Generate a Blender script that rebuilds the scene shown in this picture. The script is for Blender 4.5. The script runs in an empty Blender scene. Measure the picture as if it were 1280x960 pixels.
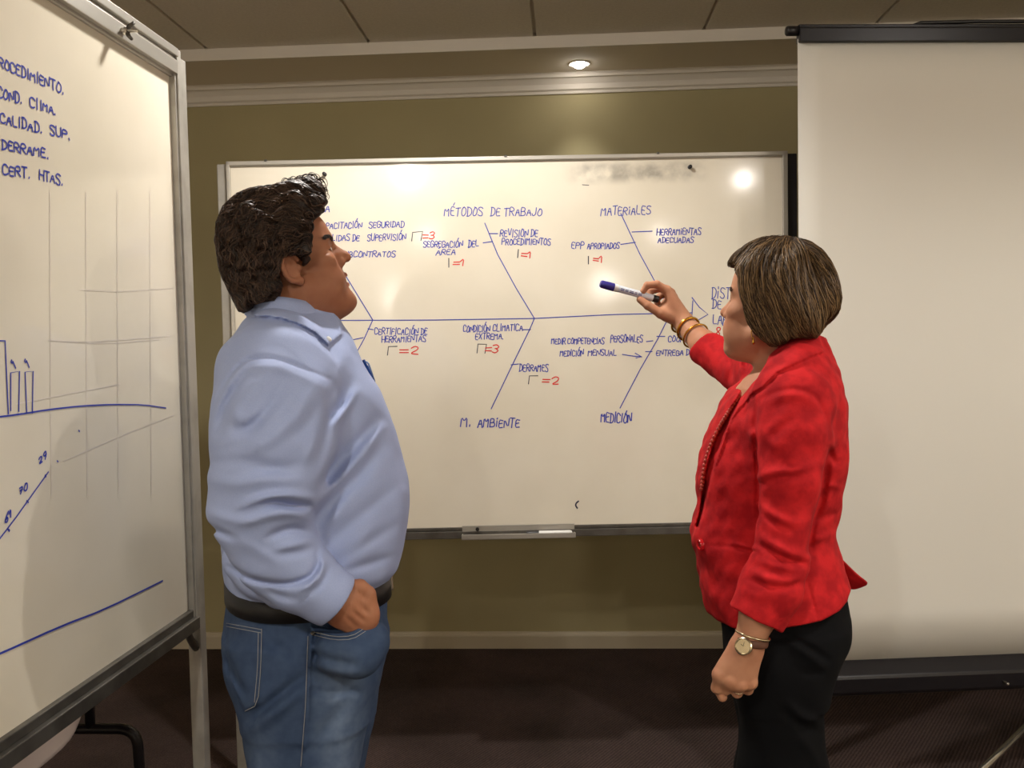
import bpy, bmesh, math, random
import numpy as np
from mathutils import Vector, Matrix

# ------------------------------------------------------------------ camera, world, exposure
FPX = 1150.0
PSI, TH, RHO = math.radians(3.2), math.radians(2.7), 0.02
CAM = np.array([0.0, 0.0, 1.45])
fw = np.array([-math.sin(PSI) * math.cos(TH), math.cos(PSI) * math.cos(TH), -math.sin(TH)])
_r0 = np.array([math.cos(PSI), math.sin(PSI), 0.0])
_u0 = np.cross(_r0, fw)
rt = math.cos(RHO) * _r0 - math.sin(RHO) * _u0
up = math.cos(RHO) * _u0 + math.sin(RHO) * _r0
S = bpy.context.scene
COL = S.collection
cd = bpy.data.cameras.new('camera')
cd.sensor_width = 36.0
cd.lens = FPX / 1280.0 * 36.0
cd.clip_start = 0.02
co = bpy.data.objects.new('camera', cd)
COL.objects.link(co)
co.matrix_world = Matrix(((rt[0], up[0], -fw[0], CAM[0]), (rt[1], up[1], -fw[1], CAM[1]), (rt[2], up[2], -fw[2], CAM[2]), (0, 0, 0, 1)))
S.camera = co
S.view_settings.view_transform = 'Standard'
S.view_settings.look = 'None'
S.view_settings.exposure = -0.12
S.view_settings.gamma = 1.0
S.view_settings.use_curve_mapping = False
try:
    S.cycles.use_denoising = True
    S.cycles.max_bounces = 6
    S.cycles.sample_clamp_indirect = 4.0
    S.cycles.caustics_reflective = False
    S.cycles.caustics_refractive = False
except Exception:
    pass
W = bpy.data.worlds.new('room_air')
S.world = W
W.use_nodes = True
W.node_tree.nodes['Background'].inputs[0].default_value = (1.0, 0.9, 0.75, 1)
W.node_tree.nodes['Background'].inputs[1].default_value = 0.02
LAMP_COLOR = (1.0, 0.965, 0.905)
# recessed lamps: x, y, ceiling height there, watts, cone (deg), label
LAMPS = [
    (0.094, 4.10, 2.66, 10, 75, 'small lit recessed downlight in the lowered ceiling strip above the written whiteboard'),
    (-0.64, -0.87, 2.70, 85, 150, 'recessed ceiling downlight behind the viewer on the left'),
    (1.98, -1.22, 2.70, 95, 150, 'recessed ceiling downlight behind the viewer on the right'),
    (-0.35, 2.15, 2.70, 60, 150, 'recessed ceiling downlight out of frame above the gap between the two people'),
    (1.95, 1.25, 2.70, 60, 150, 'recessed ceiling downlight out of frame above the projection screen side'),
    (-0.60, -4.85, 2.70, 90, 150, 'recessed ceiling downlight far behind the viewer on the left'),
    (2.15, -4.85, 2.70, 90, 150, 'recessed ceiling downlight far behind the viewer on the right'),
]
# unseen globes added on the far wall for fill and board reflections: x, y, z
FILL_GLOBES = [(-1.05, -6.84, 2.06), (1.82, -6.84, 2.20)]
SIDE_FILL_GLOBES = [(-2.44, -2.2, 1.95), (2.94, -2.2, 1.95)]  # unseen side globes added to lift the ambient light

# ------------------------------------------------------------------ pixel geometry
def ray(px, py):
    return fw + rt * ((px - 640.0) / FPX) - up * ((py - 480.0) / FPX)
def onY(px, py, Y):
    d = ray(px, py)
    return CAM + d * ((Y - CAM[1]) / d[1])
def onpl(px, py, p0, n):
    d = ray(px, py)
    return CAM + d * (np.dot(p0 - CAM, n) / np.dot(d, n))
def projg(X, Y, Z):
    a, b, c = X - CAM[0], Y - CAM[1], Z - CAM[2]
    w = a * fw[0] + b * fw[1] + c * fw[2]
    return 640 + FPX * (a * rt[0] + b * rt[1] + c * rt[2]) / w, 480 - FPX * (a * up[0] + b * up[1] + c * up[2]) / w

# ------------------------------------------------------------------ materials
def lin(c):
    return tuple((v / 255 / 12.92) if v / 255 <= 0.04045 else ((v / 255 + 0.055) / 1.055) ** 2.4 for v in c)
def mat(name, rgb, rough=0.6, metal=0.0, spec=0.5, noise=None, bump=None, attr=False, sss=0.0, coat=0.0, aniso=None):
    """noise = (scale, rgb2, detail, contrast lo, hi); bump = (scale, strength, distance)"""
    m = bpy.data.materials.new(name)
    m.use_nodes = True
    nt = m.node_tree
    b = nt.nodes['Principled BSDF']
    c = lin(rgb) + (1,)
    b.inputs['Base Color'].default_value = c
    b.inputs['Roughness'].default_value = rough
    b.inputs['Metallic'].default_value = metal
    b.inputs['Specular IOR Level'].default_value = spec
    if coat:
        b.inputs['Coat Weight'].default_value = coat
        b.inputs['Coat Roughness'].default_value = 0.12
    if sss:
        b.inputs['Subsurface Weight'].default_value = sss
        b.inputs['Subsurface Radius'].default_value = (0.012, 0.005, 0.003)
        b.inputs['Subsurface Scale'].default_value = 1.0
    tc = nt.nodes.new('ShaderNodeTexCoord')
    src = None
    if noise:
        n = nt.nodes.new('ShaderNodeTexNoise')
        n.inputs['Scale'].default_value = noise[0]
        n.inputs['Detail'].default_value = noise[2]
        nt.links.new(tc.outputs['Object'], n.inputs['Vector'])
        r = nt.nodes.new('ShaderNodeValToRGB')
        r.color_ramp.elements[0].position = noise[3]
        r.color_ramp.elements[1].position = noise[4]
        r.color_ramp.elements[0].color = c
        r.color_ramp.elements[1].color = lin(noise[1]) + (1,)
        nt.links.new(n.outputs['Fac'], r.inputs['Fac'])
        src = r.outputs['Color']
    if attr:
        a = nt.nodes.new('ShaderNodeAttribute')
        a.attribute_name = 'Col'
        if src is not None:
            mx = nt.nodes.new('ShaderNodeMix')
            mx.data_type = 'RGBA'
            mx.blend_type = 'MULTIPLY'
            mx.inputs['Factor'].default_value = 1.0
            nt.links.new(src, mx.inputs['A'])
            nt.links.new(a.outputs['Color'], mx.inputs['B'])
            src = mx.outputs['Result']
        else:
            src = a.outputs['Color']
    if src is not None:
        nt.links.new(src, b.inputs['Base Color'])
    if bump:
        n = nt.nodes.new('ShaderNodeTexNoise')
        n.inputs['Scale'].default_value = bump[0]
        n.inputs['Detail'].default_value = 4
        nt.links.new(tc.outputs['Object'], n.inputs['Vector'])
        bp = nt.nodes.new('ShaderNodeBump')
        bp.inputs['Strength'].default_value = bump[1]
        bp.inputs['Distance'].default_value = bump[2]
        nt.links.new(n.outputs['Fac'], bp.inputs['Height'])
        nt.links.new(bp.outputs['Normal'], b.inputs['Normal'])
    return m
def nod(m):
    return m.node_tree, m.node_tree.nodes['Principled BSDF']

M = {}
M['wall'] = mat('wall_paint', (172, 161, 122), 0.85, bump=(140, 0.25, 0.002), noise=(3, (176, 165, 126), 2, 0.35, 0.7))
M['wall2'] = mat('cream_wall_paint', (222, 210, 184), 0.85, bump=(140, 0.25, 0.002))
M['ceil'] = mat('ceiling_white', (238, 230, 218), 0.9, bump=(260, 0.4, 0.002), noise=(90, (228, 220, 208), 3, 0.3, 0.7))
M['soffit'] = mat('soffit_white', (232, 221, 204), 0.85, bump=(120, 0.1, 0.001))
M['trim'] = mat('trim_white', (226, 218, 206), 0.5)
M['skirt'] = mat('skirting_paint', (196, 184, 160), 0.4)
M['alu'] = mat('brushed_aluminium', (190, 186, 178), 0.38, 0.75, bump=(300, 0.05, 0.0005))
M['alu2'] = mat('satin_aluminium', (176, 172, 164), 0.5, 0.5, noise=(14, (150, 146, 138), 3, 0.4, 0.75))
M['darkalu'] = mat('dark_aluminium', (104, 100, 94), 0.42, 0.6, noise=(20, (84, 80, 74), 3, 0.4, 0.7))
M['black'] = mat('black_plastic', (22, 21, 24), 0.4)
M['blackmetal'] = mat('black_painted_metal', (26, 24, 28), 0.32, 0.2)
M['steel'] = mat('polished_steel', (205, 200, 190), 0.2, 0.95)
M['gold'] = mat('gold', (226, 170, 70), 0.22, 1.0)
M['screen'] = mat('screen_fabric', (230, 226, 216), 0.9, spec=0.2, bump=(900, 0.15, 0.0004))
M['white'] = mat('white_plastic', (235, 235, 232), 0.35)
M['cloth'] = mat('tablecloth_linen', (222, 208, 206), 0.9, bump=(500, 0.2, 0.0006))
M['blue_ink'] = mat('blue_ink', (44, 60, 172), 0.45)
M['red_ink'] = mat('red_ink', (222, 48, 44), 0.45)
M['black_ink'] = mat('black_ink', (40, 42, 64), 0.45)
M['ghost'] = mat('erased_ink', (226, 217, 205), 0.4)
M['chip'] = mat('wood_top', (150, 120, 90), 0.6)

# glossy whiteboard with a faint wiped-ink smear along the upper right
def board_mat(name, stain):
    m = mat(name, (238, 234, 222), 0.10, spec=0.5)
    nt, b = nod(m)
    tc = nt.nodes.new('ShaderNodeTexCoord')
    n = nt.nodes.new('ShaderNodeTexNoise')
    n.inputs['Scale'].default_value = 2.2
    n.inputs['Detail'].default_value = 5
    nt.links.new(tc.outputs['Object'], n.inputs['Vector'])
    r = nt.nodes.new('ShaderNodeValToRGB')
    r.color_ramp.elements[0].color = lin((226, 217, 198)) + (1,)
    r.color_ramp.elements[1].color = lin((236, 228, 211)) + (1,)
    r.color_ramp.elements[0].position = 0.35
    r.color_ramp.elements[1].position = 0.65
    nt.links.new(n.outputs['Fac'], r.inputs['Fac'])
    src = r.outputs['Color']
    if stain:
        x0, x1, z0, z1 = stain
        sp = nt.nodes.new('ShaderNodeSeparateXYZ')
        nt.links.new(tc.outputs['Object'], sp.inputs[0])
        def bell(sock, a, bb, soft):
            mr = nt.nodes.new('ShaderNodeMapRange'); mr.interpolation_type = 'SMOOTHSTEP'
            mr.inputs['From Min'].default_value = a - soft; mr.inputs['From Max'].default_value = a + soft
            nt.links.new(sock, mr.inputs['Value'])
            m2 = nt.nodes.new('ShaderNodeMapRange'); m2.interpolation_type = 'SMOOTHSTEP'
            m2.inputs['From Min'].default_value = bb + soft; m2.inputs['From Max'].default_value = bb - soft
            nt.links.new(sock, m2.inputs['Value'])
            mu = nt.nodes.new('ShaderNodeMath'); mu.operation = 'MULTIPLY'
            nt.links.new(mr.outputs[0], mu.inputs[0]); nt.links.new(m2.outputs[0], mu.inputs[1])
            return mu.outputs[0]
        bx, bz = bell(sp.outputs['X'], x0, x1, 0.05), bell(sp.outputs['Z'], z0, z1, 0.018)
        n2 = nt.nodes.new('ShaderNodeTexNoise')
        n2.inputs['Scale'].default_value = 16; n2.inputs['Detail'].default_value = 4
        nt.links.new(tc.outputs['Object'], n2.inputs['Vector'])
        r2 = nt.nodes.new('ShaderNodeMapRange')
        r2.inputs['From Min'].default_value = 0.32; r2.inputs['From Max'].default_value = 0.60
        nt.links.new(n2.outputs['Fac'], r2.inputs['Value'])
        m1 = nt.nodes.new('ShaderNodeMath'); m1.operation = 'MULTIPLY'
        nt.links.new(bx, m1.inputs[0]); nt.links.new(bz, m1.inputs[1])
        m3 = nt.nodes.new('ShaderNodeMath'); m3.operation = 'MULTIPLY'
        nt.links.new(m1.outputs[0], m3.inputs[0]); nt.links.new(r2.outputs[0], m3.inputs[1])
        m4 = nt.nodes.new('ShaderNodeMath'); m4.operation = 'MULTIPLY'; m4.inputs[1].default_value = 0.7
        nt.links.new(m3.outputs[0], m4.inputs[0])
        mx = nt.nodes.new('ShaderNodeMix'); mx.data_type = 'RGBA'
        nt.links.new(m4.outputs[0], mx.inputs['Factor'])
        nt.links.new(src, mx.inputs['A'])
        mx.inputs['B'].default_value = lin((140, 134, 126)) + (1,)
        src = mx.outputs['Result']
    nt.links.new(src, b.inputs['Base Color'])
    return m

def carpet_mat():
    m = mat('carpet', (62, 48, 46), 1.0, spec=0.1)
    nt, b = nod(m)
    tc = nt.nodes.new('ShaderNodeTexCoord')
    mp = nt.nodes.new('ShaderNodeMapping')
    mp.inputs['Rotation'].default_value = (0, 0, math.radians(32))
    nt.links.new(tc.outputs['Object'], mp.inputs['Vector'])
    wv = nt.nodes.new('ShaderNodeTexWave')
    wv.inputs['Scale'].default_value = 28; wv.inputs['Distortion'].default_value = 3.0
    wv.inputs['Detail'].default_value = 2; wv.inputs['Detail Scale'].default_value = 6
    nt.links.new(mp.outputs[0], wv.inputs['Vector'])
    n = nt.nodes.new('ShaderNodeTexNoise'); n.inputs['Scale'].default_value = 2.5; n.inputs['Detail'].default_value = 3
    nt.links.new(tc.outputs['Object'], n.inputs['Vector'])
    r = nt.nodes.new('ShaderNodeValToRGB')
    r.color_ramp.elements[0].color = lin((62, 53, 49)) + (1,); r.color_ramp.elements[1].color = lin((86, 74, 69)) + (1,)
    nt.links.new(wv.outputs['Fac'], r.inputs['Fac'])
    r2 = nt.nodes.new('ShaderNodeValToRGB')
    r2.color_ramp.elements[0].color = (0.75, 0.72, 0.72, 1); r2.color_ramp.elements[1].color = (1.15, 1.05, 1.1, 1)
    r2.color_ramp.elements[0].position = 0.35; r2.color_ramp.elements[1].position = 0.65
    nt.links.new(n.outputs['Fac'], r2.inputs['Fac'])
    mx = nt.nodes.new('ShaderNodeMix'); mx.data_type = 'RGBA'; mx.blend_type = 'MULTIPLY'; mx.inputs['Factor'].default_value = 1
    nt.links.new(r.outputs[0], mx.inputs['A']); nt.links.new(r2.outputs[0], mx.inputs['B'])
    nt.links.new(mx.outputs['Result'], b.inputs['Base Color'])
    bp = nt.nodes.new('ShaderNodeBump'); bp.inputs['Strength'].default_value = 0.5; bp.inputs['Distance'].default_value = 0.004
    nt.links.new(wv.outputs['Fac'], bp.inputs['Height']); nt.links.new(bp.outputs[0], b.inputs['Normal'])
    return m
M['carpet'] = carpet_mat()

# ------------------------------------------------------------------ mesh helpers
ORG = {}
def tag(o, label=None, cat=None, group=None, kind=None):
    if label: o['label'] = label
    if cat: o['category'] = cat
    if group: o['group'] = group
    if kind: o['kind'] = kind
    return o
def empty(name, loc):
    o = bpy.data.objects.new(name, None)
    COL.objects.link(o)
    o.empty_display_size = 0.1
    o.location = loc
    ORG[o] = np.array(loc, float)
    return o
def mk(name, V, Fc, m, parent=None, smooth=False, origin=None, cols=None, bevel=0.0):
    """one mesh object from world-space vertices"""
    V = np.asarray(V, float).reshape(-1, 3)
    if parent is not None:
        org = ORG[parent]
    elif origin is not None:
        org = np.array(origin, float)
    else:
        org = np.array([(V[:, 0].min() + V[:, 0].max()) / 2, (V[:, 1].min() + V[:, 1].max()) / 2, V[:, 2].min()])
    me = bpy.data.meshes.new(name)
    if isinstance(Fc, np.ndarray):
        n = len(Fc); k = Fc.shape[1]
        me.vertices.add(len(V)); me.vertices.foreach_set('co', (V - org).astype(np.float32).ravel())
        me.loops.add(n * k); me.loops.foreach_set('vertex_index', Fc.astype(np.int32).ravel())
        me.polygons.add(n)
        me.polygons.foreach_set('loop_start', np.arange(0, n * k, k, dtype=np.int32))
        me.update(calc_edges=True)
        me.validate()
    else:
        me.from_pydata((V - org).tolist(), [], [list(f) for f in Fc])
        bm = bmesh.new(); bm.from_mesh(me)
        bmesh.ops.recalc_face_normals(bm, faces=bm.faces)
        bm.to_mesh(me); bm.free()
    if smooth:
        me.polygons.foreach_set('use_smooth', np.ones(len(me.polygons), bool))
    if cols is not None:
        a = me.color_attributes.new('Col', 'FLOAT_COLOR', 'POINT')
        a.data.foreach_set('color', np.c_[cols, np.ones(len(cols))].astype(np.float32).ravel())
    me.materials.append(m)
    o = bpy.data.objects.new(name, me)
    COL.objects.link(o)
    if parent is not None:
        o.parent = parent
        ORG[o] = org
    else:
        o.location = org
        ORG[o] = org
    if bevel:
        bv = o.modifiers.new('bevel', 'BEVEL'); bv.width = bevel; bv.segments = 2; bv.limit_method = 'ANGLE'
    return o
class MB:
    def __init__(s): s.V = []; s.F = []
    def raw(s, V, F):
        n = len(s.V); s.V += [tuple(map(float, v)) for v in V]; s.F += [tuple(i + n for i in f) for f in F]; return s
    def box(s, lo, hi, T=lambda p: p):
        (a, b, c), (d, e, f) = lo, hi
        P = [(a, b, c), (d, b, c), (d, e, c), (a, e, c), (a, b, f), (d, b, f), (d, e, f), (a, e, f)]
        return s.raw([T(p) for p in P], [(0, 3, 2, 1), (4, 5, 6, 7), (0, 1, 5, 4), (1, 2, 6, 5), (2, 3, 7, 6), (3, 0, 4, 7)])
    def tube(s, P, r, n=10, cap=True):
        P = [np.array(p, float) for p in P]
        rr = r if hasattr(r, '__len__') else [r] * len(P)
        V = []; prev = None
        for i, p in enumerate(P):
            t = P[min(i + 1, len(P) - 1)] - P[max(i - 1, 0)]
            t = t / (np.linalg.norm(t) + 1e-12)
            if prev is None:
                a = np.array([0, 0, 1.0]) if abs(t[2]) < 0.9 else np.array([1.0, 0, 0])
                a = np.cross(t, a)
            else:
                a = prev - t * np.dot(prev, t)
            a = a / np.linalg.norm(a); prev = a
            b = np.cross(t, a)
            for k in range(n):
                th = 2 * math.pi * k / n
                V.append(p + rr[i] * (a * math.cos(th) + b * math.sin(th)))
        F = []
        for i in range(len(P) - 1):
            for k in range(n):
                F.append((i * n + k, i * n + (k + 1) % n, (i + 1) * n + (k + 1) % n, (i + 1) * n + k))
        if cap:
            F.append(tuple(reversed(range(n)))); F.append(tuple((len(P) - 1) * n + k for k in range(n)))
        return s.raw(V, F)
    def lathe(s, prof, o, ax, n=24):
        """prof = [(radius, along)], revolved about axis ax through o"""
        ax = np.array(ax, float); ax /= np.linalg.norm(ax)
        a = np.cross(ax, [0, 0, 1.0] if abs(ax[2]) < 0.9 else [1.0, 0, 0]); a /= np.linalg.norm(a); b = np.cross(ax, a)
        V = []
        for r, h in prof:
            for k in range(n):
                th = 2 * math.pi * k / n
                V.append(np.array(o) + ax * h + r * (a * math.cos(th) + b * math.sin(th)))
        F = []
        for i in range(len(prof) - 1):
            for k in range(n):
                F.append((i * n + k, i * n + (k + 1) % n, (i + 1) * n + (k + 1) % n, (i + 1) * n + k))
        if prof[0][0] > 1e-5: F.append(tuple(reversed(range(n))))
        if prof[-1][0] > 1e-5: F.append(tuple((len(prof) - 1) * n + k for k in range(n)))
        return s.raw(V, F)
    def build(s, name, m, parent=None, smooth=False, bevel=0.0, origin=None):
        return mk(name, s.V, s.F, m, parent, smooth, origin, None, bevel)
def autosmooth(o, ang=40):
    me = o.data
    me.polygons.foreach_set('use_smooth', np.ones(len(me.polygons), bool))
    try:
        me.set_sharp_from_angle(angle=math.radians(ang))
    except Exception:
        pass
    return o
def arc(p, q, c, n=8):
    """quadratic bend from p to q with control point c"""
    p, q, c = map(lambda v: np.array(v, float), (p, q, c))
    return [(1 - t) ** 2 * p + 2 * t * (1 - t) * c + t * t * q for t in np.linspace(0, 1, n)]

# ------------------------------------------------------------------ the room
XL, XR, YB, YF, ZC, ZS = -2.6, 3.1, 4.28, -7.0, 2.70, 2.655
def st(o):
    o['kind'] = 'structure'; return o
st(MB().box((XL, YF, -0.05), (XR, YB, 0)).build('floor', M['carpet']))
st(MB().box((XL, YB, -0.05), (XR, YB + 0.1, 3.0)).build('wall_back', M['wall']))
st(MB().box((XL - 0.1, YF, -0.05), (XL, YB + 0.1, 3.0)).build('wall_left', M['wall2']))
st(MB().box((XR, YF, -0.05), (XR + 0.1, YB + 0.1, 3.0)).build('wall_right', M['wall2']))
st(MB().box((XL, YF - 0.1, -0.05), (XR, YF, 3.0)).build('wall_front', M['wall2']))
# ceiling: square lay-in tiles with recessed seams, lowered strip along the back wall
cb = MB()
SE = 3.865
TX, TY, G = 0.69, 0.69, 0.007
x = -1.473 - 2 * TX
while x < XR:
    y = SE - 0.004
    while y > YF:
        cb.box((max(x + G, XL), max(y - TY + G, YF), ZC), (min(x + TX - G, XR), y - G, ZC + 0.02))
        y -= TY
    x += TX
cb.box((XL, YF, ZC + 0.015), (XR, SE, ZC + 0.05))
st(cb.build('ceiling', M['ceil'], bevel=0.002))
st(MB().box((XL, SE, ZS), (XR, YB, ZC + 0.05)).build('trim_1', M['soffit']))
fb = MB().box((XL, SE - 0.012, ZS - 0.004), (XR, SE, ZC + 0.001))
st(fb.build('trim_2', M['trim'], bevel=0.002))
# crown moulding profile (y from wall, z)
pr = [(0, 2.572), (0.008, 2.572), (0.010, 2.584), (0.018, 2.590), (0.022, 2.612), (0.034, 2.628), (0.040, 2.634), (0.052, 2.636), (0.056, 2.648), (0.062, 2.655), (0, 2.655)]
V = [(xx, YB - a, b) for xx in (XL, XR) for a, b in pr]
n = len(pr)
F = [(i, (i + 1) % n, n + (i + 1) % n, n + i) for i in range(n)] + [tuple(range(n)), tuple(range(n, 2 * n))]
st(mk('trim_3', V, F, M['trim']))
pr = [(0, 0), (0.016, 0), (0.016, 0.058), (0.014, 0.066), (0.009, 0.070), (0.007, 0.076), (0, 0.078)]
V = [(xx, YB - a, b) for xx in (XL, XR) for a, b in pr]
n = len(pr)
F = [(i, (i + 1) % n, n + (i + 1) % n, n + i) for i in range(n)] + [tuple(range(n)), tuple(range(n, 2 * n))]
st(mk('baseboard_back', V, F, M['skirt']))

def emis(name, rgb, s):
    m = bpy.data.materials.new(name); m.use_nodes = True
    nt = m.node_tree; b = nt.nodes['Principled BSDF']
    b.inputs['Emission Color'].default_value = rgb + (1,); b.inputs['Emission Strength'].default_value = s
    return m
M['lamp'] = emis('lamp_glow', (1.0, 0.93, 0.85), 45.0)
M['lamp_strong'] = emis('lamp_glow_strong', (1.0, 0.93, 0.85), 900.0)
for i, (x, y, z, w, cone, lab) in enumerate(LAMPS):
    t = tag(empty('recessed_downlight', (x, y, z - 0.006)), lab, 'ceiling light', 'recessed downlights')
    rb = MB().lathe([(0.034, 0.004), (0.036, -0.001), (0.046, -0.003), (0.050, 0.002), (0.050, 0.0055)], (x, y, z - 0.006), (0, 0, 1), 32)
    autosmooth(rb.build('trim_ring', M['trim'], t))
    MB().lathe([(0.0005, -0.020), (0.012, -0.0185), (0.022, -0.013), (0.029, -0.005), (0.033, 0.003)], (x, y, z - 0.006), (0, 0, 1), 32).build('lamp_lens', M['lamp' if i == 0 else 'lamp_strong'], t, True)
    ld = bpy.data.lights.new('downlight_beam', 'SPOT')
    ld.energy = w; ld.color = LAMP_COLOR; ld.spot_size = math.radians(cone); ld.spot_blend = 0.5; ld.shadow_soft_size = 0.05
    lo = bpy.data.objects.new('downlight_beam', ld); COL.objects.link(lo)
    lo.parent = t; lo.location = (0, 0, -0.06)

M['globe'] = emis('frosted_globe', (1.0, 0.95, 0.87), 55.0)  # glow of the added globes that brighten ceiling and walls
GL_LAB = ['frosted globe wall lamp on the far wall behind the viewer, left one', 'frosted globe wall lamp on the far wall behind the viewer, right one', 'frosted globe wall lamp on the left side wall behind the viewer', 'frosted globe wall lamp on the right side wall behind the viewer']
for (x, y, z), lab in zip(FILL_GLOBES + SIDE_FILL_GLOBES, GL_LAB):
    dirw = np.array((0, -1.0, 0)) if y < -6 else np.array((-1.0 if x < 0 else 1.0, 0, 0))
    t = tag(empty('wall_lamp', (x, y, z)), lab, 'wall lamp', 'globe wall lamps')
    c = np.array((x, y, z))
    MB().lathe([(0.05, 0.145), (0.06, 0.150), (0.06, 0.16)], c, dirw, 24).build('wall_plate', M['alu'], t, True)
    MB().tube([c + dirw * 0.15, c + dirw * 0.15 + np.array((0, 0, -0.05)), c + np.array((0, 0, -0.16)), c + np.array((0, 0, -0.12))], 0.010, 10).build('bracket', M['alu'], t, True)
    pf = [(0.12 * math.sin(a) + 0.0004, -0.12 * math.cos(a)) for a in np.linspace(0, math.pi, 16)]
    g_ = MB().lathe(pf, c, (0, 0, 1), 28).build('glass_globe', M['globe'], t, True)
# ------------------------------------------------------------------ handwriting
GL = {
 'A': '00 38 60|13 53', 'B': '00 08 38 57 55 34 04|34 54 62 50 00', 'C': '66 48 18 06 02 10 40 61', 'D': '10 18|08 38 66 62 30 00',
 'E': '57 08 00 50|04 44', 'F': '57 08 00|04 44', 'G': '66 48 18 06 02 10 40 62 64 34', 'H': '00 08|60 68|04 64', 'I': '30 38',
 'J': '58 52 40 10 02', 'L': '08 00 50', 'M': '00 08 34 68 60', 'N': '00 08 60 68', 'O': '38 16 02 20 40 62 66 48 28',
 'P': '00 08 48 66 54 04', 'R': '00 08 48 66 54 04|24 60', 'S': '67 48 18 06 15 44 62 50 20 01', 'T': '08 68|38 30',
 'U': '08 02 20 40 62 68', 'V': '08 30 68', 'X': '00 68|08 60', '1': '05 38 30', '2': '06 28 57 54 00 60', '3': '07 38 66 44 24|44 62 30 01',
 '8': '34 16 28 48 56 34 12 20 40 52 34', '9': '55 34 14 06 28 48 56 54 30', '6': '58 14 02 20 40 52 44 13', '7': '08 68 20|14 54', '0': '38 16 02 20 40 62 66 48 28',
 '=': '05 65|02 62', '.': '30 31', 'l': '39 30', 'i': '30 35|37 38', 'n': '00 08 68 60', 'r': '00 08 68', '|': '30 38', 'a': '55 25 02 20 51|56 50', 'o': '25 02 20 41 44 25',
}
ACC = {'É': 'E', 'Ó': 'O', 'Á': 'A', 'Í': 'I'}
WID = {'I': 2.2, '1': 3.2, '.': 1.6, 'l': 2.2, 'i': 2.2, '|': 2.0, 'M': 7, ' ': 3.6, 'J': 5.4, 'L': 5.2, 'E': 5.2, 'F': 5.2}
def glyph(ch):
    acc = ch in ACC
    out = []
    for s in GL[ACC.get(ch, ch)].split('|'):
        out.append([(int(q[0]), int(q[1])) for q in s.split()])
    if acc: out.append([(3, 9.3), (4.6, 11)])
    w = WID.get(ACC.get(ch, ch), 6)
    if w < 3.3: out = [[(x - 3 + w / 2, y) for x, y in s] for s in out]
    return out, w
RNG = random.Random(7)
def smooth_line(P, rep=2):
    P = [np.array(p, float) for p in P]
    for _ in range(rep):
        if len(P) < 3: break
        Q = [P[0]]
        for a, b in zip(P[:-1], P[1:]):
            Q += [a * 0.78 + b * 0.22, a * 0.22 + b * 0.78]
        P = Q + [P[-1]]
    return P
class Ink:
    """marker strokes lying on a board plane, each drawn from its place on the board"""
    def __init__(s, p0, d, nv, lift): s.p0, s.d, s.nv, s.lift, s.mb, s.done = p0, d, nv, lift, MB(), []
    def cut(s):
        """close one written note; the next strokes belong to another"""
        if s.mb.V: s.done.append(s.mb)
        s.mb = MB()
    def stroke(s, px, w):
        A = [onpl(x, y, s.p0, s.nv) for x, y in px]
        uv = [np.array([np.dot(a - s.p0, s.d), a[2]]) for a in A]
        if len(uv) == 1: uv = [uv[0], uv[0] + np.array([w, 0])]
        Vv = []
        m = len(uv)
        for i in range(m):
            t = uv[min(i + 1, m - 1)] - uv[max(i - 1, 0)]
            t = t / (np.linalg.norm(t) + 1e-9)
            nn = np.array([-t[1], t[0]]) * w / 2
            e = np.zeros(2)
            if i == 0: e = -t * w * 0.4
            if i == m - 1: e = t * w * 0.4
            for sg in (1, -1):
                q = uv[i] + nn * sg + e
                Vv.append(s.p0 * np.array([1, 1, 0]) + s.d * q[0] + np.array([0, 0, q[1]]) + s.nv * s.lift)
        s.mb.raw(Vv, [(2 * i, 2 * i + 1, 2 * i + 3, 2 * i + 2) for i in range(m - 1)])
    def line(s, pts, w=0.0030, sm=0):
        P = smooth_line(pts, sm) if sm else [np.array(p, float) for p in pts]
        s.stroke(P, w)
    def text(s, t, x0, y0, x1, y1, h, w=0.0028, slant=0.12):
        tot = sum((WID.get(c, 6) if c == ' ' else glyph(c)[1]) + (0 if c == ' ' else 1.7) for c in t) - 1.7
        b = np.array([x1 - x0, y1 - y0], float) / tot
        up_ = np.array([0, -1.0]) * h / 8
        pos = 0.0
        for c in t:
            if c == ' ':
                pos += WID[' ']; continue
            G_, wd = glyph(c)
            sc = RNG.uniform(0.88, 1.08); dy = RNG.uniform(-0.5, 0.5)
            for st_ in G_:
                P = []
                for (gx, gy) in st_:
                    gx2 = pos + gx + gy * slant * 1.2 + RNG.uniform(-0.35, 0.35)
                    gy2 = gy * sc + dy + RNG.uniform(-0.35, 0.35)
                    P.append(np.array([x0, y0]) + b * gx2 + up_ * gy2)
                s.stroke(smooth_line(P, 0 if c in 'nr|=' else (2 if c not in 'AEFHILMNTV1' else 1)), w)
            pos += wd + 1.7

# ------------------------------------------------------------------ the written whiteboard on its stand
A0 = math.radians(3.5)
dB = np.array([math.cos(A0), math.sin(A0), 0]); nB = np.array([math.sin(A0), -math.cos(A0), 0]); pB = np.array([0, 3.0, 0.0])
def TB(p): return pB + dB * p[0] + nB * p[1] + np.array([0, 0, p[2]])
U0, U1, Z0, Z1 = -1.071, 0.734, 0.806, 2.042
wb = tag(empty('whiteboard', (0, 3.0, 0)), 'large whiteboard covered by a blue fishbone diagram, standing between the two people', 'whiteboard')
pan = MB().box((U0 + 0.01, -0.012, Z0 + 0.03), (U1 - 0.01, 0, Z1 - 0.008), TB).build('panel', board_mat('whiteboard_face', (0.05, 0.45, 1.958, 2.012)), wb)
fr = MB().box((U0, -0.02, Z1 - 0.013), (U1, 0.010, Z1), TB).box((U0, -0.02, Z1 - 0.016), (U1, 0.004, Z1 - 0.011), TB)
fr.build('frame_rail', M['alu'], wb, bevel=0.0015)
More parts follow.
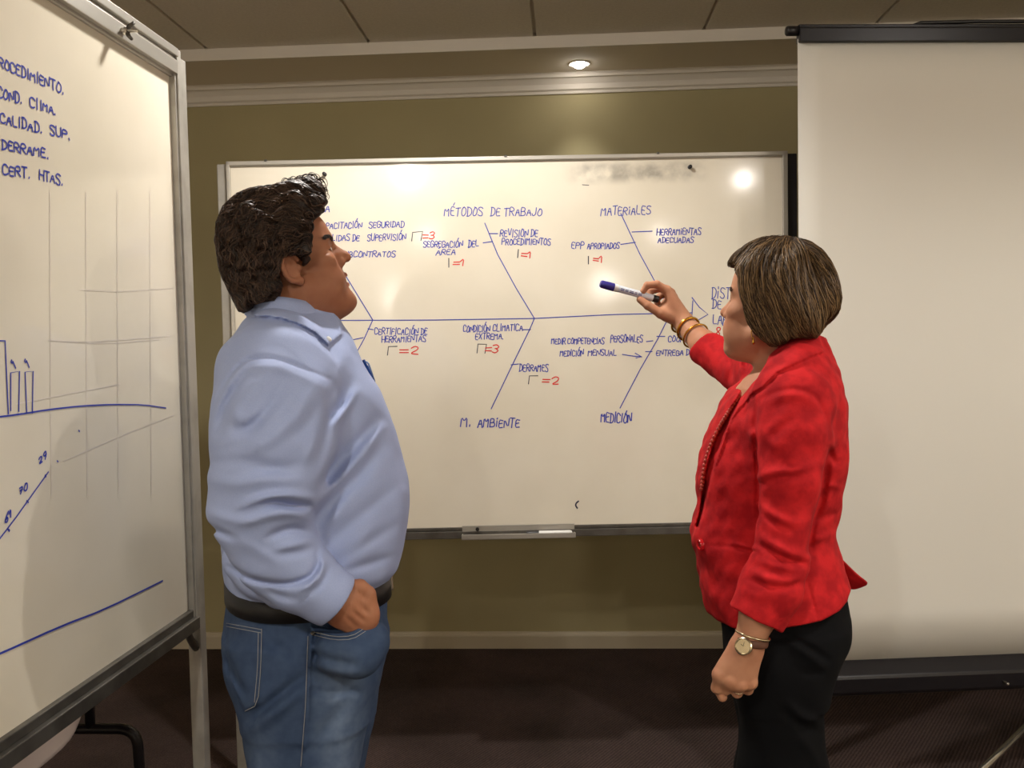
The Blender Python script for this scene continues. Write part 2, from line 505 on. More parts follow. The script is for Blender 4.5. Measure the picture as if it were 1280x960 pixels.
fr = MB().box((U0, -0.02, Z0 + 0.026), (U1, 0.007, Z0 + 0.036), TB).box((U0, -0.02, Z0 + 0.0), (U1, 0.012, Z0 + 0.024), TB).box((U0, -0.02, Z0 + 0.02), (U1, 0.003, Z0 + 0.03), TB)
fr.build('frame_rail', M['darkalu'], wb, bevel=0.0015)
for a, b in ((U0, U0 + 0.011), (U1 - 0.016, U1)):
    MB().box((a, -0.02, Z0), (b, 0.010, Z1 - 0.0005), TB).build('frame_rail', M['alu'], wb, bevel=0.0015)
MB().box((U0 - 0.034, -0.035, 0.03), (U0 - 0.003, -0.004, 2.036), TB).build('stand_post', M['alu2'], wb, bevel=0.003)
tag(MB().box((U1 + 0.002, -0.035, 0.03), (U1 + 0.034, -0.004, 2.036), TB).build('stand_post', M['blackmetal'], wb, bevel=0.003), 'black stand post')  # right post in a much darker tone than the left
for uu in (U0 - 0.018, U1 + 0.018):
    MB().box((uu - 0.016, -0.32, 0.012), (uu + 0.016, 0.30, 0.045), TB).box((uu - 0.012, -0.31, 0), (uu + 0.012, -0.27, 0.014), TB).box((uu - 0.012, 0.25, 0), (uu + 0.012, 0.29, 0.014), TB).build('stand_foot', M['alu2'], wb, bevel=0.004)
# pen tray
def ub(px, py): return float(np.dot(onpl(px, py, pB, nB) - pB, dB))
t0_, t1_ = ub(578, 664), ub(718, 664)
tr = MB().box((t0_, 0.008, 0.812), (t1_, 0.062, 0.815), TB).box((t0_, 0.058, 0.812), (t1_, 0.062, 0.829), TB).box((t0_, 0.008, 0.812), (t1_, 0.011, 0.848), TB)
tr.box((t0_, 0.008, 0.812), (t0_ + 0.002, 0.062, 0.822), TB).box((t1_ - 0.002, 0.008, 0.812), (t1_, 0.062, 0.822), TB)
tray = tr.build('pen_tray', M['alu'], wb, bevel=0.0008)
ux = ub(597, 660)
sc_ = MB().lathe([(0.0006, 0.012), (0.006, 0.012), (0.006, 0.004), (0.003, 0.004), (0.003, 0)], TB((ux, 0.011, 0.838)), nB, 14)
autosmooth(sc_.build('screw', M['black'], tray))
for px, py in ((406, 218), (862, 209)):
    q = onpl(px, py, pB, nB)
    pg = MB().lathe([(0.0065, 0), (0.0065, 0.003), (0.0045, 0.004), (0.0035, 0.008), (0.006, 0.010), (0.006, 0.014), (0.0005, 0.016)], q, nB, 18)
    autosmooth(pg.build('paper_peg', M['black'], wb))
for px, py in ((333, 201), (632, 198), (822, 194)):
    q = onpl(px, py, pB, nB)
    u_ = float(np.dot(q - pB, dB))
    MB().box((u_ - 0.004, 0.0, Z1 - 0.003), (u_ + 0.004, 0.013, Z1 + 0.003), TB).build('clip', M['darkalu'], wb, bevel=0.001)
# marks: blue / black / red ink on the panel
ORG[pan] = ORG[wb]
bl, rd, bk = (Ink(pB, dB, nB, 0.0007) for _ in range(3))
L = bl.line
L([(330, 401), (423, 400.5), (545, 400), (668, 398), (770, 393), (865, 391)])
L([(395, 283), (428, 338), (466, 400)]); L([(466, 400), (455, 424), (440, 451), (415, 500)])
L([(606, 279), (622, 318), (645, 360), (668, 398)]); L([(668, 398), (662, 412), (640, 457), (614, 511)])
L([(776, 267), (800, 318), (822, 358), (838, 392)]); L([(838, 392), (822, 424), (800, 462), (775, 510)])
L([(865, 372), (874, 384), (885, 393), (866, 404)]); L([(866, 376), (865, 392), (864, 404)])
for a in ([(460, 411), (466.5, 412)], [(442, 424.5), (454, 422)], [(612, 292), (622, 292)], [(604, 303.5), (615, 302)], [(653, 412), (663, 412)], [(639, 456), (648, 455)],
          [(790, 290), (815, 289)], [(776, 305.5), (794, 303)], [(808, 427), (816, 426)], [(821, 420.5), (831, 420.5)], [(807, 439.5), (815, 439.5)]):
    L(a)
L([(778, 443), (790, 445), (802, 446)], sm=1); L([(794, 441.5), (802, 446), (795, 447.5)])
T_ = bl.text
T_('OBRA', 384, 266, 412, 265, 9)
T_('CAPACITACIÓN', 397, 286, 452, 285, 8); T_('SEGURIDAD', 461, 285, 505, 284, 8)
T_('SALIDAS DE', 405, 301, 449, 301, 8); T_('SUPERVISIÓN', 459, 301, 507, 300, 8)
T_('SUBCONTRATOS', 424, 321.5, 494, 321, 7)
T_('SEGREGACIÓN', 529, 309, 578, 309, 8); T_('DEL', 585, 309, 598, 308, 9); T_('ÁREA', 545, 319, 569, 318, 7.5)
T_('MÉTODOS', 555, 270, 603, 270, 11); T_('DE TRABAJO', 613, 270, 677, 270, 10)
T_('REVISION DE', 625, 296, 672, 296, 9); T_('PROCEDIMIENTOS', 627, 306, 688, 306, 8)
T_('CERTIFICACIÓN DE', 468, 418, 534, 418, 8); T_('HERRAMIENTAS', 477, 428, 532, 427, 8); T_('TRABAJO', 385, 427, 433, 426, 7)
T_('CONDICIÓN', 579, 415, 612, 415, 8.5); T_('CLIMATICA', 616, 414, 653, 413, 8.5); T_('EXTREMA.', 594, 424, 629, 424, 7.5)
T_('DERRAMES', 649, 464, 685, 464, 9)
T_('M.', 576, 533, 588, 533, 13, 0.0036); T_('AMBiENTE', 597, 534, 649, 534, 11, 0.0036)
T_('MATERiALES', 751, 269, 813, 268, 11); T_('HERRAMiENTAS', 821, 294, 876, 293, 8.5); T_('ADECUADAS', 822, 303.5, 867, 303, 7)
T_('EPP', 714, 310, 730, 311, 8.5); T_('APROPIADOS', 734, 311, 774, 311, 7.5)
T_('MEDIR COMPETENCIAS', 689, 430, 755, 430, 7.5); T_('PERSONALES', 763, 428, 803, 428, 9)
T_('MEDICIÓN', 700, 445.5, 729, 445, 7.5); T_('MENSUAL', 735, 445, 770, 444, 7.5)
T_('COORDINACION', 835, 427, 890, 427, 7); T_('ENTREGA DE', 820, 445, 866, 444, 7); T_('EPP', 872, 444, 885, 444, 7)
T_('MEDICIÓN', 751, 528, 789, 528, 12, 0.0036)
T_('DiSTRIB', 889, 373, 930, 373, 13); T_('DE', 890, 386, 901, 386, 11); T_('LABORES', 891, 406, 935, 405, 13); T_('PROCESO', 911, 432, 945, 432, 9)
for a in (('n', 514, 301, 526, 300, 10), ('r', 484, 443, 494, 443, 10), ('n', 596, 441, 606, 441, 11), ('r', 660, 481, 670, 481, 11)):
    bk.text(*a); bk.cut()
for a in ([(561, 334), (561, 323)], [(647, 322), (648, 312)], [(735.5, 330), (735.5, 320.5)]):
    bk.line(a); bk.cut()
R_ = lambda t, x0, y0, x1, y1, h: (rd.text(t, x0, y0, x1, y1, h, 0.0034), rd.cut())
R_('=3', 528, 300, 543, 299, 9); R_('=1', 566, 332, 580, 332, 8.5); R_('=1', 651, 322, 664, 323, 8.5); R_('=1', 741, 327, 753, 328, 8)
R_('=2', 499, 443, 523, 443, 10); R_('=3', 606, 441, 623, 441, 11); R_('=2', 677, 480, 698, 480, 10); R_('8', 893, 419, 901, 419, 11)
bk.line([(723, 626.5), (720, 629), (719.5, 632), (721.5, 635)], 0.005, 1); bk.cut()
bk.line([(728, 231), (736, 231.5)], 0.002)
for ik, nm, lb in ((bl, 'blue_ink', 'blue handwriting and lines'), (bk, 'black_ink', 'black handwritten mark'), (rd, 'red_ink', 'red handwritten number')):
    ik.cut()
    for g_ in ik.done: tag(g_.build('lettering', M[nm], pan), lb)
# marker lying in the tray
tag(empty('whiteboard_marker', TB((0, 0, 0.82))), 'white marker pen with a black cap lying in the tray under the large whiteboard', 'marker pen')
mkr = [o for o in COL.objects if o.name == 'whiteboard_marker'][0]
ua, ubb, uc = ub(657, 660), ub(673, 660), ub(714, 660)
q0 = TB((ua, 0.035, 0.8235))
autosmooth(MB().lathe([(0.0005, 0), (0.007, 0.001), (0.0085, 0.006), (0.0085, ubb - ua)], q0, dB, 20).build('cap', M['black'], mkr))
autosmooth(MB().lathe([(0.0075, ubb - ua), (0.0085, ubb - ua + 0.002), (0.0085, uc - ua - 0.006), (0.006, uc - ua), (0.0005, uc - ua)], q0, dB, 20).build('barrel', M['white'], mkr))

# ------------------------------------------------------------------ the near whiteboard on the left, seen almost edge-on
dL = np.array([0.028, 1.0, 0]); dL /= np.linalg.norm(dL); nL = np.array([dL[1], -dL[0], 0]); pL = np.array([-0.803, 1.9, 0.0])
def TL(p): return pL + dL * p[0] + nL * p[1] + np.array([0, 0, p[2]])
LZ0, LZ1, LU0 = 0.85, 2.068, -1.80
lb_ = tag(empty('whiteboard', TL((-0.9, 0, 0))), 'whiteboard at the left edge showing a short blue list above sketched bars', 'whiteboard')
pan2 = MB().box((LU0 + 0.005, -0.014, LZ0 + 0.04), (-0.008, 0, LZ1 - 0.05), TL).build('panel', board_mat('near_whiteboard_face', None), lb_)
ORG[pan2] = ORG[lb_]
# top rail with its clamp groove, then the other rails
tr = MB().box((LU0, -0.022, LZ1 - 0.058), (0, 0.006, LZ1 - 0.050), TL).box((LU0, -0.022, LZ1 - 0.052), (0, 0.016, LZ1 - 0.024), TL).box((LU0, -0.022, LZ1 - 0.024), (0, 0.010, LZ1 - 0.016), TL).box((LU0, -0.022, LZ1 - 0.016), (0, 0.018, LZ1), TL)
tr.build('frame_rail', M['alu'], lb_, bevel=0.0015)
br = MB().box((LU0, -0.022, LZ0 + 0.026), (0, 0.010, LZ0 + 0.042), TL).box((LU0, -0.022, LZ0 + 0.0), (0, 0.020, LZ0 + 0.026), TL)
br.build('frame_rail', M['darkalu'], lb_, bevel=0.002)
MB().box((-0.010, -0.022, LZ0 + 0.0005), (0.0, 0.012, LZ1 - 0.05), TL).box((-0.004, -0.022, LZ0), (0.014, 0.016, LZ1 - 0.0005), TL).build('frame_rail', M['alu2'], lb_, bevel=0.0015)
MB().box((LU0 - 0.014, -0.022, LZ0), (LU0 + 0.008, 0.014, LZ1 - 0.0005), TL).build('frame_rail', M['alu2'], lb_, bevel=0.0015)
for a in (0.016, LU0 - 0.046):
    MB().box((a, -0.016, 0.03), (a + 0.030, 0.012, LZ1 - 0.004 if a < 0 else LZ1 - 0.012), TL).build('stand_post', M['alu2'], lb_, bevel=0.002)
    MB().box((a, -0.30, 0.0), (a + 0.03, 0.30, 0.03), TL).build('stand_foot', M['alu2'], lb_, bevel=0.004)
    s = -1 if a > 0 else 1
    bpts = [TL((a + 0.015 + s * 0.05, 0, LZ0)), TL((a + 0.015 + s * 0.045, 0, LZ0 - 0.02)), TL((a + 0.015 + s * 0.012, 0, LZ0 - 0.05))]
    MB().tube(arc(bpts[0], bpts[2], bpts[1]), 0.008, 8).build('corner_bracket', M['darkalu'], lb_, True)
# wing bolts on the clamp rail
q = onpl(153, 39, pL + nL * 0.016, nL)
for du in (0.0, -0.85):
    c = q + dL * du
    wg = MB().lathe([(0.007, 0), (0.007, 0.010), (0.0035, 0.011), (0.0035, 0.030), (0.0005, 0.031)], c, nL, 12)
    autosmooth(wg.build('wing_bolt', M['steel'], lb_))
    wn = MB()
    for sg in (1, -1):
        wn.tube([c + nL * 0.008, c + nL * 0.013 + np.array([0, 0, 0.010 * sg]) + dL * 0.003 * sg, c + nL * 0.020 + np.array([0, 0, 0.017 * sg]) + dL * 0.006 * sg], [0.0045, 0.004, 0.0032], 8)
    wn.build('wing_nut', M['darkalu'], lb_, True)
lk, gk = Ink(pL, dL, nL, 0.0007), Ink(pL, dL, nL, 0.0004)
X_ = lambda t, a, b, c, d, h: lk.text(t, a, b, c, d, h, 0.0027, 0.0)
X_('PROCEDIMIENTO.', -9, 80, 79, 118, 13)
X_('COND.', -3, 122, 27, 130, 13); X_('Cl', 37, 133, 47, 137, 13); X_('IMA.', 50, 137, 69, 144, 11)
X_('CALIDAD.', 0, 153, 52, 167, 12); X_('SUP.', 62, 168, 87, 175, 12)
X_('DERRAME.', 2, 186, 60, 198, 12)
X_('CERT.', 3, 218, 37, 222, 12); X_('HTAS.', 49, 224, 78, 232, 12)
lk.cut()
K = lambda P, sm=0, w=0.0026: lk.line(P, w, sm)
K([(-6, 426), (6, 426), (7, 450), (10, 517)])
K([(13, 513), (13, 466), (24, 464), (23, 514)]); K([(33, 516), (31, 465), (41, 464), (40, 516)])
for x0, y0 in ((14, 450), (31, 449)):
    K([(x0, y0), (x0 - 1, y0 + 3), (x0 + 2, y0 + 4), (x0 + 1, y0), (x0 + 5, y0 + 10)], 1)
K([(-10, 522), (20, 518.5), (60, 512), (100, 507.5), (140, 505.5), (180, 506), (207, 510)], 1)
lk.cut()
K([(-12, 688), (20, 646), (60, 590)]); K([(56, 594), (57, 596)]); K([(33, 626), (35, 628)]); K([(9, 661), (11, 664)])
X_('29', 48, 580, 58, 573, 9); X_('70', 24, 618, 34, 611, 9); X_('61', 6, 655, 14, 645, 10)
lk.cut()
K([(-14, 822), (0, 817), (75, 783), (130, 762), (203, 726)], 1, 0.0034)
for x, y in ((98, 538), (71, 576), (10.5, 662)):
    K([(x, y), (x + 1, y + 1.2)])
lk.cut()
for g_, l_ in zip(lk.done, ('blue handwritten list', 'blue sketch of bars on a curved line', 'blue slanted line with numbers', 'long blue line near the bottom with dots')):
    tag(g_.build('lettering', M['blue_ink'], pan2), l_)
g = lambda P: gk.line(P, 0.0022, 1)
for x in (62, 107, 146, 187):
    g([(x, 240), (x + 0.5, 420), (x + 2, 620)])
g([(100, 362), (150, 365), (215, 360)]); g([(60, 425), (130, 430), (200, 424)]); g([(20, 505), (70, 495), (150, 480)]); g([(80, 576), (150, 545), (217, 519)]); g([(95, 428), (150, 425), (212, 420)])
tag(gk.mb.build('erased_marks', M['ghost'], pan2), 'faint wiped-off lines')

# ------------------------------------------------------------------ projection screen on its tripod
AS = math.radians(6.2)
dS = np.array([math.cos(AS), math.sin(AS), 0]); nS = np.array([math.sin(AS), -math.cos(AS), 0]); pS = np.array([onY(997, 53, 2.85)[0], 2.85, 0.0])
def TS(p): return pS + dS * p[0] + nS * p[1] + np.array([0, 0, p[2]])
sw = 1.78
zt = onpl(997, 53, pS, nS)[2]; zb = onpl(1040, 826, pS, nS)[2]
scn = tag(empty('projection_screen', TS((sw / 2, -0.05, 0))), 'white projection screen with black top and bottom bars behind the person in red', 'projection screen')
nx, nz = 24, 12
V = []; F = []
for j in range(nz + 1):
    for i in range(nx + 1):
        a, b = i / nx, j / nz
        V.append(TS((0.0 + sw * a, 0.004 * math.sin(math.pi * a) * math.sin(math.pi * b), zb - 0.01 + (zt - zb + 0.02) * b)))
for j in range(nz):
    for i in range(nx):
        F.append((j * (nx + 1) + i, j * (nx + 1) + i + 1, (j + 1) * (nx + 1) + i + 1, (j + 1) * (nx + 1) + i))
fo = mk('screen_fabric', V, F, M['screen'], scn, True)
so = fo.modifiers.new('thickness', 'SOLIDIFY'); so.thickness = 0.0012
hb = zt - onpl(997, 53 - 23.5, pS, nS)[2]
tb = MB().box((0.002, -0.018, zt - 0.002), (sw + 0.0, 0.014, zt + 0.040), TS).box((0.002, -0.012, zt + 0.040), (sw, 0.008, zt + 0.052), TS)
tb.build('top_bar', M['blackmetal'], scn, bevel=0.003)
for a, b in ((-0.034, 0.004), (sw - 0.004, sw + 0.034)):
    MB().tube([TS((a, -0.004, zt + 0.035)), TS((a + 0.004, -0.004, zt + 0.035)), TS((b, -0.004, zt + 0.035))], [0.012, 0.0145, 0.0145], 16).build('end_cap', M['black'], scn, True)
hd = MB().tube([TS((0.36, -0.004, zt + 0.050)), TS((0.38, -0.004, zt + 0.058)), TS((0.55, -0.004, zt + 0.062)), TS((sw / 2 + 0.3, -0.004, zt + 0.062)), TS((sw / 2 + 0.47, -0.004, zt + 0.05))], 0.006, 8)
hd.build('carry_handle', M['black'], scn, True)
# bottom roller case: sloped lit upper face, dark lower face
cp = [(-0.055, 0.0), (0.005, 0.0), (0.052, -0.030), (0.056, -0.040), (0.056, -0.082), (0.046, -0.094), (-0.045, -0.094), (-0.055, -0.08)]
V = [TS((a, w, zb + z)) for a in (-0.03, sw + 0.03) for w, z in cp]
n = len(cp)
F = [(i, (i + 1) % n, n + (i + 1) % n, n + i) for i in range(n)] + [tuple(range(n)), tuple(range(n, 2 * n))]
mk('bottom_case', V, F, M['blackmetal'], scn, bevel=0.003)
q = onpl(1255, 852, pS + nS * 0.058, nS)
MB().lathe([(0.004, 0), (0.004, 0.02), (0.005, 0.022), (0.0005, 0.024)], q, nS, 12).build('release_pin', M['steel'], scn, True)
c0 = TS((sw / 2, -0.085, 0))
MB().tube([c0 + np.array([0, 0, 0.16]), c0 + np.array([0, 0, zt + 0.03])], 0.014, 16).build('pole', M['blackmetal'], scn, True)
MB().box((sw / 2 - 0.02, -0.1, zt + 0.0), (sw / 2 + 0.02, -0.012, zt + 0.035), TS).build('pole_hook', M['black'], scn, bevel=0.003)
MB().box((sw / 2 - 0.03, -0.105, zb - 0.085), (sw / 2 + 0.03, -0.05, zb - 0.02), TS).build('case_clamp', M['black'], scn, bevel=0.004)
# front-left leg seen at the lower right corner
r1_, r2_ = ray(1283, 908), ray(1226, 964)
nn_ = np.cross(r1_, r2_)
top = np.array([c0[0], c0[1], CAM[2] - np.dot((c0 - CAM)[:2], nn_[:2]) / nn_[2]])
lb2 = onY(1226, 964, 2.70)
MB().tube([top - np.array([0, 0, 0.05]), top + np.array([0, 0, 0.05])], 0.022, 16).build('leg_collar', M['black'], scn, True)
dirv = lb2 - top
foot = lb2 + dirv * ((lb2[2] - 0.012) / -dirv[2])
for k in range(3):
    if k == 0: P = [top, lb2, foot]
    else:
        a = math.radians((-25, 40)[k - 1]); P = [top, c0 + np.array([0.62 * math.cos(a), 0.62 * math.sin(a), 0.012])]
    MB().tube(P, 0.0105, 12).build('tripod_leg', M['steel'], scn, True)
    MB().lathe([(0.0005, -0.012), (0.014, -0.012), (0.015, 0.0), (0.013, 0.018), (0.0005, 0.022)], P[-1], (0, 0, 1), 14).build('leg_tip', M['black'], scn, True)

# ------------------------------------------------------------------ folding table behind the near whiteboard
TX0, TX1, TY0, TY1 = -1.78, -1.04, 0.55, 2.285
tbl = tag(empty('folding_table', ((TX0 + TX1) / 2, (TY0 + TY1) / 2, 0)), 'folding table with black tube legs, under a pale cloth behind the left whiteboard', 'table')
MB().box((TX0, TY0, 0.715), (TX1, TY1, 0.738)).build('tabletop', M['chip'], tbl, bevel=0.003)
def onTY(px, py, Y): return onY(px, py, Y)
YL = 2.245
b1 = onTY(150, 911, YL); b2 = onTY(173, 945, YL)
zz = b1[2]; xr = b2[0]
for yy in (YL, 0.75):
    xl = TX0 + (TX1 - xr)
    P = [np.array([xr + 0.015, yy, 0.012]), np.array([xr, yy, zz - 0.06])] + arc((xr, yy, zz - 0.05), (xr - 0.05, yy, zz), (xr, yy, zz)) + arc((xl + 0.05, yy, zz), (xl, yy, zz - 0.05), (xl, yy, zz)) + [np.array([xl, yy, zz - 0.06]), np.array([xl - 0.015, yy, 0.012])]
    lg = MB().tube(P, 0.0135, 12).build('leg', M['blackmetal'], tbl, True)
    xs_ = onTY(112, 890, YL)[0]
    for xx in (xs_, TX0 + TX1 - xs_):
        MB().tube([np.array([xx, yy, zz]), np.array([xx, yy, 0.716])], 0.0125, 12).build('leg_strut', M['blackmetal'], tbl, True)
    for xx in (xr + 0.015, xl - 0.015):
        MB().lathe([(0.0005, 0), (0.017, 0), (0.017, 0.02), (0.014, 0.03)], (xx, yy, 0), (0, 0, 1), 14).build('rubber_foot', M['black'], tbl, True)
# cloth: flat top and hanging sides with soft folds; the hem of the right side rises towards the far corner
XC = TX1 + 0.008
hp = np.array([XC, 0, 0]); hn = np.array([1.0, 0, 0])
h1 = onpl(105, 880, hp, hn); h2 = onpl(40, 960, hp, hn)
def hem(y):
    s_ = (h1[2] - h2[2]) / (h1[1] - h2[1])
    return min(0.70, max(0.30, h1[2] + s_ * (y - h1[1])))
V = []; F = []
ys_ = np.linspace(TY0 - 0.01, TY1 + 0.006, 70)
us = [('t', a) for a in np.linspace(TX0 - 0.008, XC, 14)] + [('h', b) for b in np.linspace(0.08, 1, 12)]
for y in ys_:
    for kd, a in us:
        if kd == 't': V.append((a, y, 0.7415))
        else:
            zz_ = 0.7415 + (hem(y) - 0.7415) * a
            V.append((XC + 0.004 + 0.010 * a * (1 + math.sin(y * 26)) + 0.006 * a * math.sin(y * 11 + 1), y, zz_))
m = len(us)
for i in range(len(ys_) - 1):
    for j in range(m - 1):
        F.append((i * m + j, (i + 1) * m + j, (i + 1) * m + j + 1, i * m + j + 1))
clo = mk('tablecloth', V, F, M['cloth'], None, True)
so = clo.modifiers.new('thickness', 'SOLIDIFY'); so.thickness = 0.002; so.offset = 1
tag(clo, 'pale pinkish tablecloth hanging off the table behind the left whiteboard', 'tablecloth')
# ------------------------------------------------------------------ implicit-surface modelling for bodies and clothes
FAR = 0.05
def axis(segs):
    """[(start, step), ..., (end, None)] -> coordinates with a spacing that varies along the axis"""
    out = []
    for (a, h), (b, _) in zip(segs[:-1], segs[1:]):
        n = max(1, int(round((b - a) / h)))
        out.append(np.linspace(a, b, n, endpoint=False))
    out.append(np.array([segs[-1][0]]))
    return np.concatenate(out).astype(np.float32)
class Field:
    def __init__(s, xs, ys, zs):
        s.ax = [np.asarray(a, np.float32) for a in (xs, ys, zs)]
        s.D = np.full([len(a) for a in s.ax], FAR, np.float32)
    def sl(s, lo, hi):
        r = []
        for a, l, h in zip(s.ax, lo, hi):
            i, j = np.searchsorted(a, l), np.searchsorted(a, h)
            r.append(slice(max(0, i - 1), min(len(a), j + 1)))
        return tuple(r)
    def xyz(s, q):
        return s.ax[0][q[0]][:, None, None], s.ax[1][q[1]][None, :, None], s.ax[2][q[2]][None, None, :]
    def op(s, fn, lo, hi, k=0.0, sub=False, pad=0.02):
        lo = np.array(lo, float) - pad - k; hi = np.array(hi, float) + pad + k
        q = s.sl(lo, hi)
        if any(t.stop <= t.start for t in q): return s
        d = np.clip(np.asarray(fn(*s.xyz(q)), np.float32), -1, FAR)
        a = s.D[q]
        if sub:
            b = -np.asarray(d)
            r = np.maximum(a, b)
            if k: h = np.maximum(k - np.abs(a - b), 0) / k; r = r + h * h * k / 4
        else:
            r = np.minimum(a, d)
            if k: h = np.maximum(k - np.abs(a - d), 0) / k; r = r - h * h * k / 4
        s.D[q] = r
        return s
    def sample(s, P):
        P = np.atleast_2d(np.asarray(P, np.float32))
        ix = []; fr = []
        for c in range(3):
            a = s.ax[c]
            i = np.clip(np.searchsorted(a, P[:, c]) - 1, 0, len(a) - 2)
            ix.append(i); fr.append(np.clip((P[:, c] - a[i]) / (a[i + 1] - a[i]), 0, 1))
        r = 0
        for dx in (0, 1):
            for dy in (0, 1):
                for dz in (0, 1):
                    w = (fr[0] if dx else 1 - fr[0]) * (fr[1] if dy else 1 - fr[1]) * (fr[2] if dz else 1 - fr[2])
                    r = r + w * s.D[ix[0] + dx, ix[1] + dy, ix[2] + dz]
        return r
    def grad(s, P, e=0.004):
        P = np.atleast_2d(P)
        g = np.stack([s.sample(P + np.eye(3)[c] * e) - s.sample(P - np.eye(3)[c] * e) for c in range(3)], 1)
        return g / (np.linalg.norm(g, axis=1, keepdims=True) + 1e-9)
    def hit(s, px, py, y0, y1, lift=0.0, n=500):
        """first point of the surface along the line of sight through a place in the photograph"""
        d = ray(px, py)
        t = np.linspace(y0 / d[1], y1 / d[1], n)
        P = CAM + d * t[:, None]
        v = s.sample(P)
        i = np.argmax(v < lift)
        if v[i] >= lift:
            i = int(np.argmin(v))
            return P[i]
        if i > 0:
            a, b = v[i - 1] - lift, v[i] - lift
            return P[i - 1] + (P[i] - P[i - 1]) * (a / (a - b))
        return P[i]
    def mesh(s, relax=1):
        D = s.D
        nx, ny, nz = D.shape
        D[0] = np.maximum(D[0], 1e-3); D[-1] = np.maximum(D[-1], 1e-3); D[:, 0] = np.maximum(D[:, 0], 1e-3); D[:, -1] = np.maximum(D[:, -1], 1e-3)
        D[:, :, 0] = np.maximum(D[:, :, 0], 1e-3); D[:, :, -1] = np.maximum(D[:, :, -1], 1e-3)
        I = D < 0
        c = np.zeros((nx - 1, ny - 1, nz - 1), np.uint8)
        for dx in (0, 1):
            for dy in (0, 1):
                for dz in (0, 1):
                    c += I[dx:nx - 1 + dx, dy:ny - 1 + dy, dz:nz - 1 + dz]
        act = np.flatnonzero((c > 0) & (c < 8))
        idx = np.full(c.size, -1, np.int32); idx[act] = np.arange(len(act), dtype=np.int32)
        idx = idx.reshape(c.shape)
        i, j, k = np.unravel_index(act, c.shape)
        cor = [(0, 0, 0), (1, 0, 0), (0, 1, 0), (1, 1, 0), (0, 0, 1), (1, 0, 1), (0, 1, 1), (1, 1, 1)]
        val = [D[i + a, j + b, k + g] for a, b, g in cor]
        acc = np.zeros((len(act), 3), np.float32); cnt = np.zeros(len(act), np.float32)
        for e in range(8):
            for f in range(e + 1, 8):
                df = [abs(cor[e][q] - cor[f][q]) for q in range(3)]
                if sum(df) != 1: continue
                a, b = val[e], val[f]
                m = (a < 0) != (b < 0)
                t = np.where(m, a / np.where(m, a - b, 1), 0)
                for q in range(3):
                    acc[:, q] += np.where(m, cor[e][q] + (cor[f][q] - cor[e][q]) * t, 0)
                cnt += m
        acc /= cnt[:, None]
        V = np.empty((len(act), 3), np.float64)
        for q, ii in enumerate((i, j, k)):
            a = s.ax[q]
            V[:, q] = a[ii] + acc[:, q] * (a[ii + 1] - a[ii])
        Fs = []
        A, B = I[:-1, 1:-1, 1:-1], I[1:, 1:-1, 1:-1]
        x, y, z = np.nonzero(A != B); y += 1; z += 1
        f = np.stack([idx[x, y - 1, z - 1], idx[x, y, z - 1], idx[x, y, z], idx[x, y - 1, z]], 1)
        fl = ~I[x, y, z]; f[fl] = f[fl][:, ::-1]; Fs.append(f)
        A, B = I[1:-1, :-1, 1:-1], I[1:-1, 1:, 1:-1]
        x, y, z = np.nonzero(A != B); x += 1; z += 1
        f = np.stack([idx[x - 1, y, z - 1], idx[x - 1, y, z], idx[x, y, z], idx[x, y, z - 1]], 1)
        fl = ~I[x, y, z]; f[fl] = f[fl][:, ::-1]; Fs.append(f)
        A, B = I[1:-1, 1:-1, :-1], I[1:-1, 1:-1, 1:]
        x, y, z = np.nonzero(A != B); x += 1; y += 1
        f = np.stack([idx[x - 1, y - 1, z], idx[x, y - 1, z], idx[x, y, z], idx[x - 1, y, z]], 1)
        fl = ~I[x, y, z]; f[fl] = f[fl][:, ::-1]; Fs.append(f)
        Fc = np.concatenate(Fs)
        Fc = Fc[(Fc >= 0).all(1)]
        # keep only the largest connected piece
        lab = np.arange(len(V))
        E = np.concatenate([Fc[:, [0, 1]], Fc[:, [1, 2]], Fc[:, [2, 3]]])
        for _ in range(400):
            m = np.minimum(lab[E[:, 0]], lab[E[:, 1]])
            old = lab.copy()
            np.minimum.at(lab, E[:, 0], m); np.minimum.at(lab, E[:, 1], m)
            lab = lab[lab]
            if (old == lab).all(): break
        u, cn = np.unique(lab, return_counts=True)
        keep = lab == u[np.argmax(cn)]
        mp = np.cumsum(keep) - 1
        V = V[keep]; Fc = mp[Fc[keep[Fc[:, 0]]]]
        for _ in range(relax):
            sm = np.zeros_like(V); ct = np.zeros(len(V))
            for a, b in ((0, 1), (1, 2), (2, 3), (3, 0)):
                np.add.at(sm, Fc[:, a], V[Fc[:, b]]); np.add.at(ct, Fc[:, a], 1)
            V = V * 0.5 + 0.5 * sm / ct[:, None]
        return V, Fc

